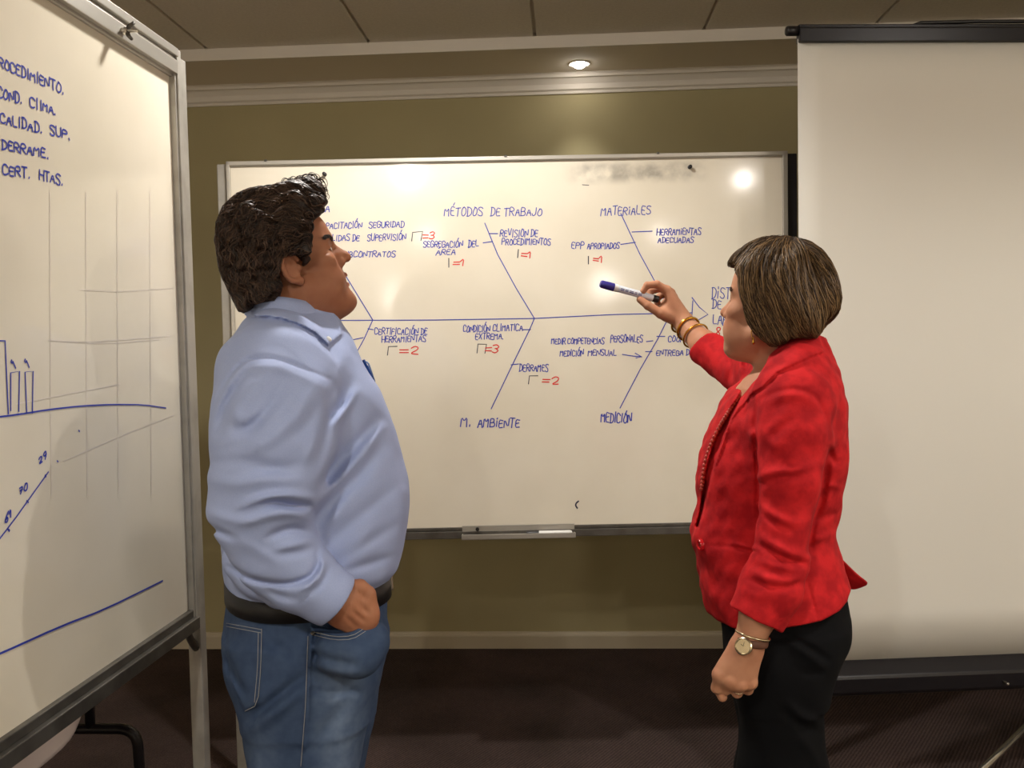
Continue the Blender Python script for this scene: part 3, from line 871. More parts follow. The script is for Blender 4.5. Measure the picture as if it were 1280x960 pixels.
class Pose:
    """a local frame (columns of R are its axes) in which parts of a figure are laid out"""
    def __init__(s, o, R): s.o = np.array(o, float); s.R = np.array(R, float)
    def w(s, p): return s.o + s.R @ np.array(p, float)
    def loc(s, X, Y, Z):
        a, b, c = X - s.o[0], Y - s.o[1], Z - s.o[2]
        return [s.R[0, i] * a + s.R[1, i] * b + s.R[2, i] * c for i in range(3)]
    def inv(s, P): return (np.atleast_2d(P) - s.o) @ s.R
ID = Pose((0, 0, 0), np.eye(3))
def ell(F, P, c, r, k=0.0, sub=False, rot=None):
    """ellipsoid; rot = 3x3 extra rotation inside the pose"""
    cw = P.w(c); R = P.R if rot is None else P.R @ np.array(rot)
    q = Pose(cw, R); r = np.array(r, float); m = max(r)
    def fn(X, Y, Z):
        x, y, z = q.loc(X, Y, Z)
        k0 = np.sqrt((x / r[0]) ** 2 + (y / r[1]) ** 2 + (z / r[2]) ** 2) + 1e-6
        k1 = np.sqrt((x / r[0] ** 2) ** 2 + (y / r[1] ** 2) ** 2 + (z / r[2] ** 2) ** 2) + 1e-6
        return k0 * (k0 - 1) / k1
    return F.op(fn, cw - m, cw + m, k, sub)
def cap(F, P, a, b, ra, rb=None, k=0.0, sub=False, flat=None):
    """tapering limb from a to b; flat = (direction, factor) squashes the section along a direction"""
    rb = ra if rb is None else rb
    A, B = P.w(a), P.w(b); AB = B - A; L2 = float(AB @ AB) + 1e-12
    m = max(ra, rb)
    fl = None
    if flat is not None:
        n = P.R @ np.array(flat[0], float); n /= np.linalg.norm(n); fl = (n, flat[1])
        m *= max(1, flat[1])
    def fn(X, Y, Z):
        x, y, z = X - A[0], Y - A[1], Z - A[2]
        t = np.clip((x * AB[0] + y * AB[1] + z * AB[2]) / L2, 0, 1)
        x, y, z = x - t * AB[0], y - t * AB[1], z - t * AB[2]
        d2 = x * x + y * y + z * z
        if fl is not None:
            dn = x * fl[0][0] + y * fl[0][1] + z * fl[0][2]
            d2 = d2 + dn * dn * (1 / fl[1] ** 2 - 1)
        return (np.sqrt(d2) - (ra + (rb - ra) * t)) * (min(1.0, fl[1]) if fl else 1.0)
    return F.op(fn, np.minimum(A, B) - m, np.maximum(A, B) + m, k, sub)
def chain(F, P, pts, rad, k=0.01, first=None, **kw):
    for i in range(len(pts) - 1):
        cap(F, P, pts[i], pts[i + 1], rad[i], rad[i + 1], (first if (i == 0 and first is not None) else k), **kw)
def loft(F, rings, k=0.0, ex=2.3, sub=False, twist=0.0, capr=0.02):
    """trunk: rings = (z, x back, x front, y centre, half width); twist turns the sections about the vertical"""
    rings = sorted(rings)
    R = np.array(rings, float)
    z_, xa, xb, yc, hw = R.T
    ct, sn = math.cos(twist), math.sin(twist)
    def sp(zz, v): return np.interp(zz, z_, v).astype(np.float32)
    def fn(X, Y, Z):
        zz = Z
        cx, rx, cy, ry = sp(zz, (xa + xb) / 2), sp(zz, np.abs(xb - xa) / 2), sp(zz, yc), sp(zz, hw)
        dx, dy = X - cx, Y - cy
        if twist:
            dx, dy = dx * ct + dy * sn, -dx * sn + dy * ct
        n = (np.abs(dx / rx) ** ex + np.abs(dy / ry) ** ex) ** (1 / ex)
        d = (n - 1) * np.minimum(rx, ry) * 0.9
        over = np.maximum(z_[0] - Z, Z - z_[-1])
        return np.maximum(d, over)
    m = max(hw.max(), np.abs(xb - xa).max() / 2)
    return F.op(fn, (np.minimum(xa, xb).min() - 0.03, (yc - hw).min() - 0.06, z_[0]), (np.maximum(xa, xb).max() + 0.03, (yc + hw).max() + 0.06, z_[-1]), k, sub)
def dense(rings, n=5):
    """smooth the ring profile with a spline"""
    R = np.array(sorted(rings), float)
    z = R[:, 0]
    zz = np.concatenate([np.linspace(a, b, n, endpoint=False) for a, b in zip(z[:-1], z[1:])] + [z[-1:]])
    out = [zz]
    for c in range(1, R.shape[1]):
        v = R[:, c]; m = np.gradient(v, z)
        i = np.clip(np.searchsorted(z, zz, side='right') - 1, 0, len(z) - 2)
        h = z[i + 1] - z[i]; t = (zz - z[i]) / h
        out.append((2 * t**3 - 3 * t**2 + 1) * v[i] + (t**3 - 2 * t**2 + t) * h * m[i] + (-2 * t**3 + 3 * t**2) * v[i + 1] + (t**3 - t**2) * h * m[i + 1])
    return [tuple(r) for r in np.stack(out, 1)]
def poly2d(px, py, poly):
    """signed distance (inside negative) to a polygon, in the units of poly"""
    poly = np.array(poly, np.float32)
    d = None; s = None
    n = len(poly)
    for i in range(n):
        a, b = poly[i], poly[i - 1]
        ex, ey = b - a
        wx, wy = px - a[0], py - a[1]
        t = np.clip((wx * ex + wy * ey) / (ex * ex + ey * ey + 1e-12), 0, 1)
        q = (wx - ex * t) ** 2 + (wy - ey * t) ** 2
        d = q if d is None else np.minimum(d, q)
        c1, c2, c3 = py >= a[1], py < b[1], ex * wy > ey * wx
        fl = (c1 & c2 & c3) | (~c1 & ~c2 & ~c3)
        s = fl if s is None else s ^ fl
    return np.where(s, -1, 1) * np.sqrt(d)
def line2d(px, py, pts):
    d = None
    acc = 0.0; best = None
    pts = np.array(pts, np.float32)
    L = np.r_[0, np.cumsum(np.linalg.norm(np.diff(pts, axis=0), axis=1))]
    for i in range(len(pts) - 1):
        a, b = pts[i], pts[i + 1]
        e = b - a
        t = np.clip(((px - a[0]) * e[0] + (py - a[1]) * e[1]) / (e @ e + 1e-9), 0, 1)
        q = (px - a[0] - e[0] * t) ** 2 + (py - a[1] - e[1] * t) ** 2
        s_ = (L[i] + t * (L[i + 1] - L[i])) / L[-1]
        if d is None: d, best = q, s_
        else:
            m = q < d
            best = np.where(m, s_, best); d = np.where(m, q, d)
    return np.sqrt(d), best
def fold(F, pts, w, h, Y0, ycut, taper=True, soft=0.03):
    """cloth fold on the near side: a ridge (h > 0) or crease (h < 0), w and h in metres, path where the photo shows it"""
    sc = Y0 / FPX
    P = np.array([onY(x, y, Y0) for x, y in pts])
    lo = P.min(0) - 0.05; hi = P.max(0) + 0.05
    lo[1] = F.ax[1][0]; hi[1] = ycut + soft
    q = F.sl(lo, hi)
    if any(t.stop <= t.start for t in q): return
    X, Y, Z = F.xyz(q)
    px, py = projg(X, Y, Z)
    pts = smooth_line(pts, 2)
    d, s_ = line2d(px, py, pts)
    d = d * sc
    tp = np.sin(np.pi * np.clip(s_ * 0.92 + 0.04, 0, 1)) ** 0.6 if taper else 1.0
    msk = np.clip((ycut + soft - Y) / soft, 0, 1)
    F.D[q] -= (h * np.exp(-(d / w) ** 2) * tp * msk).astype(np.float32)
def ripple(F, amp, sc, seed, ani=(1, 1, 1)):
    """soft uneven cloth"""
    r = np.random.default_rng(seed)
    q = tuple(slice(0, n) for n in F.D.shape)
    X, Y, Z = F.xyz(q)
    acc = np.zeros(F.D.shape, np.float32)
    for _ in range(7):
        v = r.normal(size=3); v = v / np.linalg.norm(v) * np.array(ani) * 2 * math.pi / (sc * r.uniform(0.7, 1.6))
        acc += np.sin((v[0] * X + v[1] * Y + v[2] * Z + r.uniform(0, 6.28)).astype(np.float32))
    F.D += amp * acc / 7 * 2
def slab(F, lo, hi, fn, k=0.0, sub=True):
    return F.op(fn, lo, hi, k, sub)

def head(F, P, s=1.0, mouth=0.0, fem=0.0, lidshut=0.3, nose=1.0, tipup=0.0, weak=0.0):
    """a whole head in the pose P: x forward, y to its left, z up, origin between the ears"""
    def E(c, r, k=0.0, sub=False, rot=None): ell(F, P, np.array(c) * s, np.array(r) * s, k * s, sub, rot)
    def Cp(a, b, ra, rb, k=0.0, sub=False): cap(F, P, np.array(a) * s, np.array(b) * s, ra * s, rb * s, k * s, sub)
    E((-.012, 0, .054), (.096, .076, .080))
    E((.042, 0, .058), (.047, .060, .056), .03)
    E((.040, 0, -.015), (.046, .056, .072), .03)
    for y in (1, -1):
        Cp((.002, .053 * y, -.045), (.070 - weak, .020 * y, -.083 + weak * .4), .019, .016, .03)
        E((.056, .046 * y, -.004), (.024, .020, .017), .022)
        E((.058, .034 * y, -.042), (.030, .024, .028), .022)
    E((.080 - weak, 0, -.086 + weak * .5), (.0175, .021 - .003 * fem, .0175), .022)
    E((.030, 0, -.082), (.045, .040, .018), .03)
    E((.082 - weak * .4, 0, -.044), (.017, .025, .024), .018)
    for y in (1, -1):
        Cp((.083, .010 * y, .042), (.066, .046 * y, .040), .0105 - .002 * fem, .009, .014)
        E((.097, .031 * y, .021), (.019, .019, .0125), .012, True)
    nl = nose
    Cp((.085, 0, .030), (.085 + .020 * nl, 0, -.004 + tipup), .0075, .0095, .010)
    E((.086 + .023 * nl, 0, -.012 + tipup), (.0115, .0115, .0105), .008)
    for y in (1, -1):
        E((.0945, .0125 * y, -.017 + tipup * .7), (.0115, .0075, .0085), .006)
        E((.085, .011 * y, -.015), (.012, .010, .011), .008)
        E((.090, .007 * y, -.006 + tipup), (.014, .010, .014), .008)
        E((.101, .0062 * y, -.0235 + tipup * .8), (.0050, .0034, .0045), .002, True)
        # eye lids with the gap between them
        E((.0695, .0315 * y, .0195), (.0150, .0165, .0125), .004)
        E((.0850, .0325 * y, .0185), (.0090, .0115, .0026 * (1.6 - lidshut)), .0015, True)
        Cp((.086, .018 * y, .0275), (.076, .046 * y, .0275), .0028, .0022, .005)
    E((.0985, 0, -.032), (.006, .0035, .008), .004, True)
    o = mouth
    for y in (1, -1):
        Cp((.0985 - weak * .35, .002 * y, -.0425 + o * .3), (.0885 - weak * .3, .0225 * y, -.0475), .0058, .0036, .004)
        Cp((.0960 - weak * .45, 0, -.0555 - o), (.0875 - weak * .4, .021 * y, -.0495 - o * .3), .0068, .0038, .004)
    E((.098 - weak * .3, 0, -.0490 - o * .35), (.020, .0215, .0012 + o * .75), .002, True)
    E((.1035 - weak * .6, 0, -.068 - o * .6), (.010, .015, .006), .008, True)
    # ears: plate, rim, lobe, hollow
    for y in (1, -1):
        a = math.radians(20) * -y
        rz = np.array([[math.cos(a), -math.sin(a), 0], [math.sin(a), math.cos(a), 0], [0, 0, 1]])
        E((-.014, .079 * y, .002), (.017, .0055, .029), .006, False, rz)
        pts = []
        for t in np.linspace(-2.3, 2.55, 13):
            ex, ez = -.013 - .018 * math.cos(t * 0.95 + 0.35) * 1.0, .004 + .029 * math.sin(t * 0.95 + 0.35) * (1.0)
            pts.append((ex, (.081 + .010 * max(0, (-ex - .005) / .02)) * y, ez))
        for p0_, p1_ in zip(pts[:-1], pts[1:]):
            Cp(p0_, p1_, .0042, .0042, .005)
        E((-.006, .079 * y, -.026), (.009, .0055, .010), .005)
        E((-.010, .088 * y, .002), (.010, .0085, .017), .004, True)
        E((.002, .077 * y, -.001), (.005, .006, .007), .004)

def finger(F, pts, r, k=0.006, P=ID):
    n = len(pts)
    for i in range(n - 1):
        a, b = r[0] + (r[1] - r[0]) * i / (n - 1), r[0] + (r[1] - r[0]) * (i + 1) / (n - 1)
        cap(F, P, pts[i], pts[i + 1], a, b, k if i == 0 else 0.002)
        if i: ell(F, P, pts[i], (a * 1.06,) * 3, 0.002)

def strands(F, seeds, flow, nstep, step, rad, rng, wave=0.0, lift=(0.0005, 0.004), wl=0.03, c0=(0.03, 0.02, 0.015), c1=(0.1, 0.06, 0.04), inside=None, stray=0.0):
    """locks of hair combed over the hair mass along a flow direction; one mesh"""
    P = np.array(seeds, float); n = len(P)
    path = [P.copy()]
    lf = rng.uniform(lift[0], lift[1], n)
    ph = rng.uniform(0, 6.28, n); wa = wave * rng.uniform(0.4, 1.3, n); wn = 2 * math.pi * step / (wl * rng.uniform(0.7, 1.4, n))
    alive = np.full(n, nstep); 
    for t in range(nstep):
        g = F.grad(P)
        f = flow(P)
        f = f - g * (f * g).sum(1, keepdims=True)
        f = f / (np.linalg.norm(f, axis=1, keepdims=True) + 1e-9)
        sd = np.cross(g, f)
        f2 = f + sd * (wa * np.sin(ph + wn * t))[:, None]
        P = P + f2 * step
        d = F.sample(P)
        up_ = lf * (0.3 + 0.7 * math.sin(math.pi * min(1, (t + 1) / nstep))) + stray * lf * t / nstep
        P = P - g * np.clip(d - up_, -0.006, 0.006)[:, None]
        path.append(P.copy())
        if inside is not None:
            bad = ~inside(P)
            alive = np.where(bad & (alive == nstep), t, alive)
    path = np.stack(path, 1)
    V = []; Fc = []; Cc = []
    base = 0
    mix = rng.uniform(0, 1, n) ** 1.5
    for i in range(n):
        m = int(min(alive[i], nstep)) + 1
        if m < 4: continue
        Q = path[i, :m]
        T = np.gradient(Q, axis=0); T /= np.linalg.norm(T, axis=1, keepdims=True) + 1e-9
        a = np.cross(T, np.array([0.3, 0.5, 0.81])); a /= np.linalg.norm(a, axis=1, keepdims=True) + 1e-9
        b = np.cross(T, a)
        s = np.linspace(0, 1, m)
        r = rad * (0.7 + 0.6 * rng.random()) * np.clip(np.minimum(s * 6 + 0.3, (1 - s) * 3.0 + 0.12), 0, 1)
        for kk in range(3):
            th = 2 * math.pi * kk / 3
            V.append(Q + r[:, None] * (a * math.cos(th) + b * math.sin(th)))
        ar = np.arange(m - 1)
        for kk in range(3):
            k2 = (kk + 1) % 3
            Fc.append(np.stack([base + kk * m + ar, base + kk * m + ar + 1, base + k2 * m + ar + 1, base + k2 * m + ar], 1))
        col = np.array(c0) * (1 - mix[i]) + np.array(c1) * mix[i]
        Cc.append(np.tile(col, (3 * m, 1)))
        base += 3 * m
    return np.concatenate(V), np.concatenate(Fc), np.concatenate(Cc)
def frame(f, upv=(0, 0, 1)):
    """axes: forward f, left, up"""
    f = np.array(f, float); f /= np.linalg.norm(f)
    u = np.array(upv, float); u = u - f * (u @ f); u /= np.linalg.norm(u)
    return np.stack([f, np.cross(u, f), u], 1)
def eyes(P, s, parent, iris):
    for y in (1, -1):
        c = P.w(np.array((.0705, .0315 * y, .0185)) * s)
        mb = MB().lathe([(0.0005, -.0117), (.006, -.0101), (.0117, 0), (.0108, .0045), (.0060, .0100), (.0055, .0103), (.0025, .0113), (.0005, .0116)], c, P.w((1, -.06 * y, -.05)) - P.w((0, 0, 0)), 20)
        V = np.array(mb.V); ax = (P.R @ np.array((1, -.06 * y, -.05))); d = (V - c) @ ax / np.linalg.norm(ax)
        cols = np.where((d > .0102)[:, None], np.array(iris), np.array((.75, .72, .68)))
        cols = np.where((d > .0112)[:, None], np.array((.01, .01, .01)), cols)
        o = mk('eye', mb.V, mb.F, M['eye'], parent, True, cols=cols)
M['eye'] = mat('eye', (240, 236, 228), 0.1, attr=True)
def person_skin(name, rgb, rgb2):
    m = mat(name, rgb, 0.58, spec=0.3, noise=(28, rgb2, 4, 0.3, 0.7), bump=(420, 0.16, 0.0008), attr=True, sss=0.12)
    return m
M['skin_m'] = person_skin('skin_tanned', (170, 116, 86), (156, 102, 75))
M['skin_f'] = person_skin('skin_light_tan', (196, 142, 110), (182, 126, 96))
M['hair_m'] = mat('hair_dark_wavy', (255, 255, 255), 0.46, spec=0.3, attr=True)
M['hair'] = mat('hair', (255, 255, 255), 0.45, spec=0.25, attr=True)
# ------------------------------------------------------------------ shared dressing helpers
def shell_strip(name, top, bot, th, m, parent, nsub=1, close=False):
    """a strip of cloth between two edge lines, given thickness"""
    n = len(top); V = list(top) + list(bot); F = []
    for i in range(n if close else n - 1):
        j = (i + 1) % n
        F.append((i, j, n + j, n + i))
    o = mk(name, V, F, m, parent, True)
    if nsub:
        sb = o.modifiers.new('smooth', 'SUBSURF'); sb.levels = nsub; sb.render_levels = nsub
    so = o.modifiers.new('thickness', 'SOLIDIFY'); so.thickness = th; so.offset = 0
    return o
def raise_patch(F, poly, h, Y0, ycut, soft=2.0, ylo=None):
    P = np.array([onY(x, y, Y0) for x, y in poly])
    lo = P.min(0) - 0.05; hi = P.max(0) + 0.05
    lo[1] = F.ax[1][0] if ylo is None else ylo; hi[1] = ycut
    q = F.sl(lo, hi)
    px, py = projg(*F.xyz(q))
    d = poly2d(px, py, poly)
    F.D[q] -= (h * np.clip(0.5 - d / soft, 0, 1)).astype(np.float32)
def on_path(F, pts, y0, y1, lift, n=4):
    P = smooth_line(pts, 1)
    Q = []
    for a, b in zip(P[:-1], P[1:]):
        for t in np.linspace(0, 1, n, endpoint=False): Q.append(a + (b - a) * t)
    Q.append(P[-1])
    return [F.hit(x, y, y0, y1, lift) for x, y in Q]
def ring_px(rows, pt, Yc):
    out = []
    for py, xb, xf, hw in rows:
        a, b = pt(xb, py, 0), pt(xf, py, 0)
        out.append(((a[2] + b[2]) / 2, a[0], b[0], Yc, hw))
    return out
def halfspace(c, n):
    c = np.array(c); n = np.array(n, float); n = n / np.linalg.norm(n)
    return lambda X, Y, Z: -((X - c[0]) * n[0] + (Y - c[1]) * n[1] + (Z - c[2]) * n[2])

# ------------------------------------------------------------------ the man in the blue shirt
YM = 1.64
def m(px, py, v=0.0): return onY(px, py, YM + v)
AL, BE = math.radians(21), math.radians(18)
TW = math.radians(27)   # the trunk faces this far away from the wall-parallel direction
LT = np.array([-math.sin(TW), math.cos(TW), 0])
RM = frame((math.cos(AL) * math.cos(BE), math.sin(AL) * math.cos(BE), math.sin(BE)))
SM = 0.855
ear = np.array((-.014, -.079, .002)) * SM
oM = onY(364, 336, YM - 0.005 + (RM @ ear)[1]) - RM @ ear
HM = Pose(oM, RM)

trunk_px = [(392, 316, 418, .060), (400, 308, 423, .080), (410, 302, 428, .102), (420, 296, 433, .122), (433, 290, 438, .144), (446, 284, 443, .162), (470, 276, 455, .180), (490, 274, 468, .188), (515, 274, 479, .192), (540, 275, 487, .194), (570, 277, 496, .196),
            (600, 279, 503.5, .198), (630, 281, 506, .196), (660, 284, 503, .192), (690, 287, 497, .186), (708, 287, 491, .182), (720, 288, 482, .172), (740, 291, 480, .162)]
trunk = dense(ring_px(trunk_px, m, YM))
# near (right) arm and far (left) arm
uarm = [(346, 476, -.165), (345, 515, -.200), (340, 560, -.222), (335, 600, -.233), (329, 638, -.24)]
uar = [.085, .090, .086, .080, .074]
farm = [(325, 640, -.24), (345, 690, -.235), (378, 722, -.225), (408, 742, -.215), (426, 754, -.205)]
far_ = [.076, .064, .055, .046, .042]
larm = [np.array(m(350, 474, .165)), np.array(m(356, 560, .245)), np.array(m(362, 640, .27)), np.array(m(378, 720, .265)), np.array(m(392, 800, .25))]

# -- body
xs = axis([(-.78, .006), (-.70, .003), (-.545, .002), (-.33, .003), (-.20, .006), (-.14, None)])
ys = axis([(1.28, .006), (1.40, .003), (1.52, .002), (1.76, .004), (2.02, None)])
zs = axis([(-.01, .008), (.86, .0025), (1.03, .006), (1.38, .002), (1.82, None)])
B = Field(xs, ys, zs)
loft(B, [(z, a + .016 * (1 if a < b else -1), b - .016, c, h - .016) for z, a, b, c, h in trunk], twist=TW)
for sg in (-1, 1):
    yc = .080 * sg
    P = [m(385, 745, yc), m(382, 900, yc), m(382, 1120, yc), m(376, 1400, yc)]
    chain(B, ID, P, [.070, .064, .050, .042], .03)
    cap(B, ID, P[-1], P[-1] + np.array([.13, .02, -.03]), .035, .028, .02)
chain(B, ID, [m(*p) for p in uarm], [.06, .06, .055, .05, .045], .03)
chain(B, ID, [m(*p) for p in farm], [.045, .045, .04, .031, .028], .01)
chain(B, ID, larm, [.06, .055, .045, .038, .028], .03)
# far hand, relaxed
hb = larm[-1]
cap(B, ID, hb, hb + np.array([.012, 0, -.075]), .028, .036, .01, flat=((0, 1, 0), .5))
for i, dx in enumerate((-.027, -.009, .009, .027)):
    k0 = hb + np.array([.014 + dx, 0, -.095]); ln = (.030, .036, .038, .032)[i]
    finger(B, [k0, k0 + np.array([.002, -.006, -ln]), k0 + np.array([.006, -.018, -ln * 1.75]), k0 + np.array([.010, -.032, -ln * 2.2])], (.0095, .0075))
finger(B, [hb + np.array([.025, -.006, -.03]), hb + np.array([.045, -.014, -.055]), hb + np.array([.052, -.02, -.09]), hb + np.array([.052, -.024, -.115])], (.0125, .0085))
# near hand going into the front pocket
wr = m(424, 753, -.205)
cap(B, ID, m(414, 745, -.21), m(433, 759, -.203), .031, .031, .012, flat=((0, 1, 0), .72))
cap(B, ID, m(432, 757, -.203), m(449, 768, -.196), .034, .034, .014, flat=((0, 1, 0), .60))
for (kx, ky), (ex, ey) in zip(((459, 752), (456, 764), (449, 774), (440, 781)), ((468, 800), (460, 813), (450, 818), (438, 816))):
    k0 = m(kx, ky, -.196); e0 = m(ex, ey, -.165); md = (k0 + e0) / 2 + np.array([.004, -.006, .002])
    finger(B, [m(kx - 12, ky - 7, -.207), k0 + np.array([0, -.004, 0]), md, e0], (.0115, .0088), .005)
    ell(B, ID, k0 + np.array([-.002, -.007, 0]), (.0115, .0105, .0105), .004)
finger(B, [m(434, 737, -.208), m(450, 734, -.203), m(461, 742, -.198), m(465, 758, -.192)], (.0135, .010), .010)
for pts, h_ in (([(445, 754), (462, 767)], -.0035), ([(440, 763), (456, 777)], -.0035), ([(433, 771), (447, 785)], -.003), ([(437, 737), (449, 741), (458, 751)], -.0035), ([(425, 745), (440, 758)], .0015), ([(420, 752), (434, 766)], .0015)):
    fold(B, pts, .0035, h_, 1.43, 1.50, soft=.01)
# neck and head
cap(B, ID, HM.w((-.030, 0, -.04)), m(364, 412, 0), .055, .060, .03)
cap(B, ID, HM.w((-.005, 0, -.062)), m(372, 402, 0), .045, .055, .03)
head(B, HM, SM, mouth=.0062, lidshut=.6, nose=1.05, tipup=.006, weak=.010)
# fleshy cheek and under-chin
for y in (1, -1):
    ell(B, HM, (.030, .040 * y, -.050), (.030, .022, .032), .02)
    # smile line, crow's feet and cheek crease
    chain(B, HM, [(.086, .024 * y, -.018), (.081, .030 * y, -.032), (.076, .031 * y, -.046)], [.0022, .0026, .0018], .004, sub=True)
    for dz in (-.004, .002, .008):
        cap(B, HM, (.060, .0485 * y, .014 + dz), (.050, .0535 * y, .012 + dz * 1.7), .0011, .0007, .002, True)
ell(B, HM, (.044, 0, -.084), (.040, .034, .020), .025)
Vb, Fb = B.mesh()
def skin_cols(V, H, s, lip, stub, o):
    q = H.inv(V) / s
    c = np.ones((len(V), 3))
    x, y, z = q.T; ay = np.abs(y)
    def sm(d, w): return np.clip(1 - d / w, 0, 1)[:, None]
    inh = (np.abs(x) < .14) & (ay < .1) & (z > -.13) & (z < .15)
    def mixc(msk, col):
        nonlocal c
        msk = msk * inh[:, None]
        c = c * (1 - msk) + np.array(col) * msk
    if stub:
        d = np.maximum(np.maximum(.0 - x, 0) * 1.5, np.maximum(z + .028, 0) * 1.2) + np.maximum(-.105 - z, 0)
        mixc(sm(d, .02) * .8, stub)
    mixc(sm(np.sqrt(((x - .062) / 1.0) ** 2 + (ay - .045) ** 2 + (z + .018) ** 2), .03) * .5, (1.06, .88, .84))
    mixc(sm(np.sqrt((x - .112) ** 2 + y ** 2 + (z + .012) ** 2), .022) * .5, (1.05, .86, .82))
    zl = -.049 - o * .3
    dl = np.sqrt((np.maximum(ay - .018, 0)) ** 2 + ((z - zl) * 1.0) ** 2)
    mixc(np.clip(1.6 - dl / (.0075 + o), 0, 1)[:, None] * (x > .082)[:, None], lip)
    # mouth opening: teeth above, dark below
    if o > .003:
        ins = (np.abs(z - (zl - .0005)) < o * .75) & (ay < .019) & (x > .070) & (x < .0945 - .25 * ay)
        c[ins & inh] = (.12, .05, .05)
        c[ins & inh & (z > zl - .001)] = (1.15, 1.45, 1.8)
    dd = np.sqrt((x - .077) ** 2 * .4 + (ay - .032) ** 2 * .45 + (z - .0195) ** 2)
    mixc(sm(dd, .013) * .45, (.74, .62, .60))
    return c
cM = skin_cols(Vb, HM, SM, (.86, .58, .55), (.88, .84, .84), .0052)
man = mk('person', Vb, Fb, M['skin_m'], None, True, m(380, 1000, 0) * np.array([1, 1, 0]), cM)
tag(man, 'person in a light blue shirt and jeans, hand in pocket, looking up at the whiteboard', 'person')
eyes(HM, SM, man, (.06, .035, .02))

# -- shirt
M['shirt'] = mat('blue_cotton', (154, 167, 206), 0.75, spec=0.25, noise=(520, (161, 174, 211), 2, 0.3, 0.7), bump=(1400, 0.12, 0.0004))
M['placket'] = mat('navy_placket', (66, 76, 134), 0.75, spec=0.2)  # shirt cloth with the shade along the front edge put into its colour
T = Field(axis([(-.74, .003), (-.22, None)]), axis([(1.27, .003), (2.02, None)]), axis([(.93, .003), (1.58, None)]))
loft(T, trunk, twist=TW)
for sg in (-1, 1):
    chain(T, ID, [m(352, 424, .075 * sg), m(346, 442, .118 * sg), m(340, 466, .155 * sg)], [.045, .056, .078], .035)
zf_, zk_ = m(480, 726, 0), m(290, 748, 0)
T.op(lambda X, Y, Z: Z - (zf_[2] + (zk_[2] - zf_[2]) * (zf_[0] - X) / (zf_[0] - zk_[0])) + 0 * Y, (-.74, 1.27, .90), (-.22, 2.02, 1.04), 0.004, True, pad=0)
chain(T, ID, [m(*p) for p in uarm], uar, .03, first=.05)
chain(T, ID, [m(*p) for p in farm], far_, .012)
# soft overhang of the sleeve and shirt above the belt
chain(T, ID, [m(300, 700, -.13), m(322, 722, -.17), m(350, 741, -.19), m(382, 750, -.20)], [.026, .025, .021, .018], .02, first=.03)
chain(T, ID, larm[:4] + [larm[4] + np.array([0, 0, .03])], [.088, .080, .062, .05, .044], .03)
cd_ = m(426, 754, -.205) - m(400, 737, -.218)
cuff_c = m(421, 751, -.205)
def sleeve_cut(Fd, c, d, r, L=.08):
    d = np.array(d) / np.linalg.norm(d); hs = halfspace(c, d)
    def fn(X, Y, Z):
        a = (X - c[0]) * d[0] + (Y - c[1]) * d[1] + (Z - c[2]) * d[2]
        q = np.sqrt(np.maximum((X - c[0]) ** 2 + (Y - c[1]) ** 2 + (Z - c[2]) ** 2 - a * a, 0)) - r
        return np.maximum(hs(X, Y, Z), q)
    Fd.op(fn, c - L, c + L, 0.002, True, pad=0)
sleeve_cut(T, cuff_c, cd_, .056)
cap(T, ID, cuff_c - cd_ * .6, cuff_c + cd_ * 2, .037, .037, .002, True)
cf = larm[4] + np.array([0, 0, .015])
sleeve_cut(T, cf, (0.05, 0, -1), .06)
ripple(T, .0018, .09, 3)
ripple(T, .0005, .05, 5)
YA = 1.40
fo_ = lambda pts, w, h, Y0=YA: fold(T, pts, w, h, Y0, 1.60)
raise_patch(T, [(300, 377), (322, 372), (350, 370), (388, 377), (424, 390), (428, 418), (411, 432), (395, 416.5), (376, 406), (356, 399), (338, 396), (300, 394)], .007, 1.52, 1.62, 2.0)
fo_([(268, 505), (285, 472), (308, 447), (345, 447), (380, 461), (412, 474)], 0.0029, -0.0047)
fo_([(272, 512), (290, 480), (312, 457), (345, 457), (378, 471), (406, 484)], 0.0082, 0.0054)
fo_([(318, 452), (300, 475), (284, 500), (273, 540)], 0.0082, -0.0095)
fo_([(345, 455), (322, 478), (298, 505), (285, 530)], 0.0098, 0.0054)
fo_([(360, 465), (345, 500), (310, 540), (285, 560)], 0.0107, -0.0068)
fo_([(395, 480), (370, 520), (330, 555), (300, 570)], 0.0115, 0.0068)
fold(T, [(418, 462), (415, 490), (411, 520), (404, 555), (394, 590)], .010, -.007, 1.45, 1.56)
fold(T, [(437, 478), (428, 505), (412, 528)], .009, -.005, 1.5, 1.6)
fo_([(446, 488), (432, 512), (416, 532)], 0.0066, 0.0054, 1.5)
fo_([(470, 525), (445, 555), (415, 590), (395, 612)], 0.0098, -0.0081, 1.5)
fo_([(478, 535), (452, 568), (425, 600), (398, 632)], 0.0082, 0.0068, 1.5)
fo_([(476, 560), (455, 590), (425, 620), (400, 650)], 0.0098, -0.0068, 1.5)
fo_([(498, 605), (455, 640), (410, 680)], 0.0107, -0.0041, 1.5)
fo_([(497, 655), (455, 680), (415, 708)], 0.0098, -0.0041, 1.5)
fo_([(492, 695), (460, 705), (425, 716)], 0.0082, -0.0041, 1.5)
fo_([(387, 622), (360, 618), (330, 622), (298, 634)], 0.0066, 0.0108)
fo_([(386, 632), (365, 633), (345, 628), (330, 630)], 0.0057, -0.0121)
fo_([(384, 646), (360, 640), (330, 645), (300, 655)], 0.0082, 0.0081)
fo_([(384, 665), (362, 660), (335, 672)], 0.0066, -0.0081)
fo_([(388, 676), (365, 682), (340, 690)], 0.0074, 0.0068)
fo_([(262, 598), (290, 606), (330, 600), (375, 600)], 0.0098, 0.0054)
fo_([(262, 580), (300, 575), (350, 585), (388, 578)], 0.0098, -0.0054)
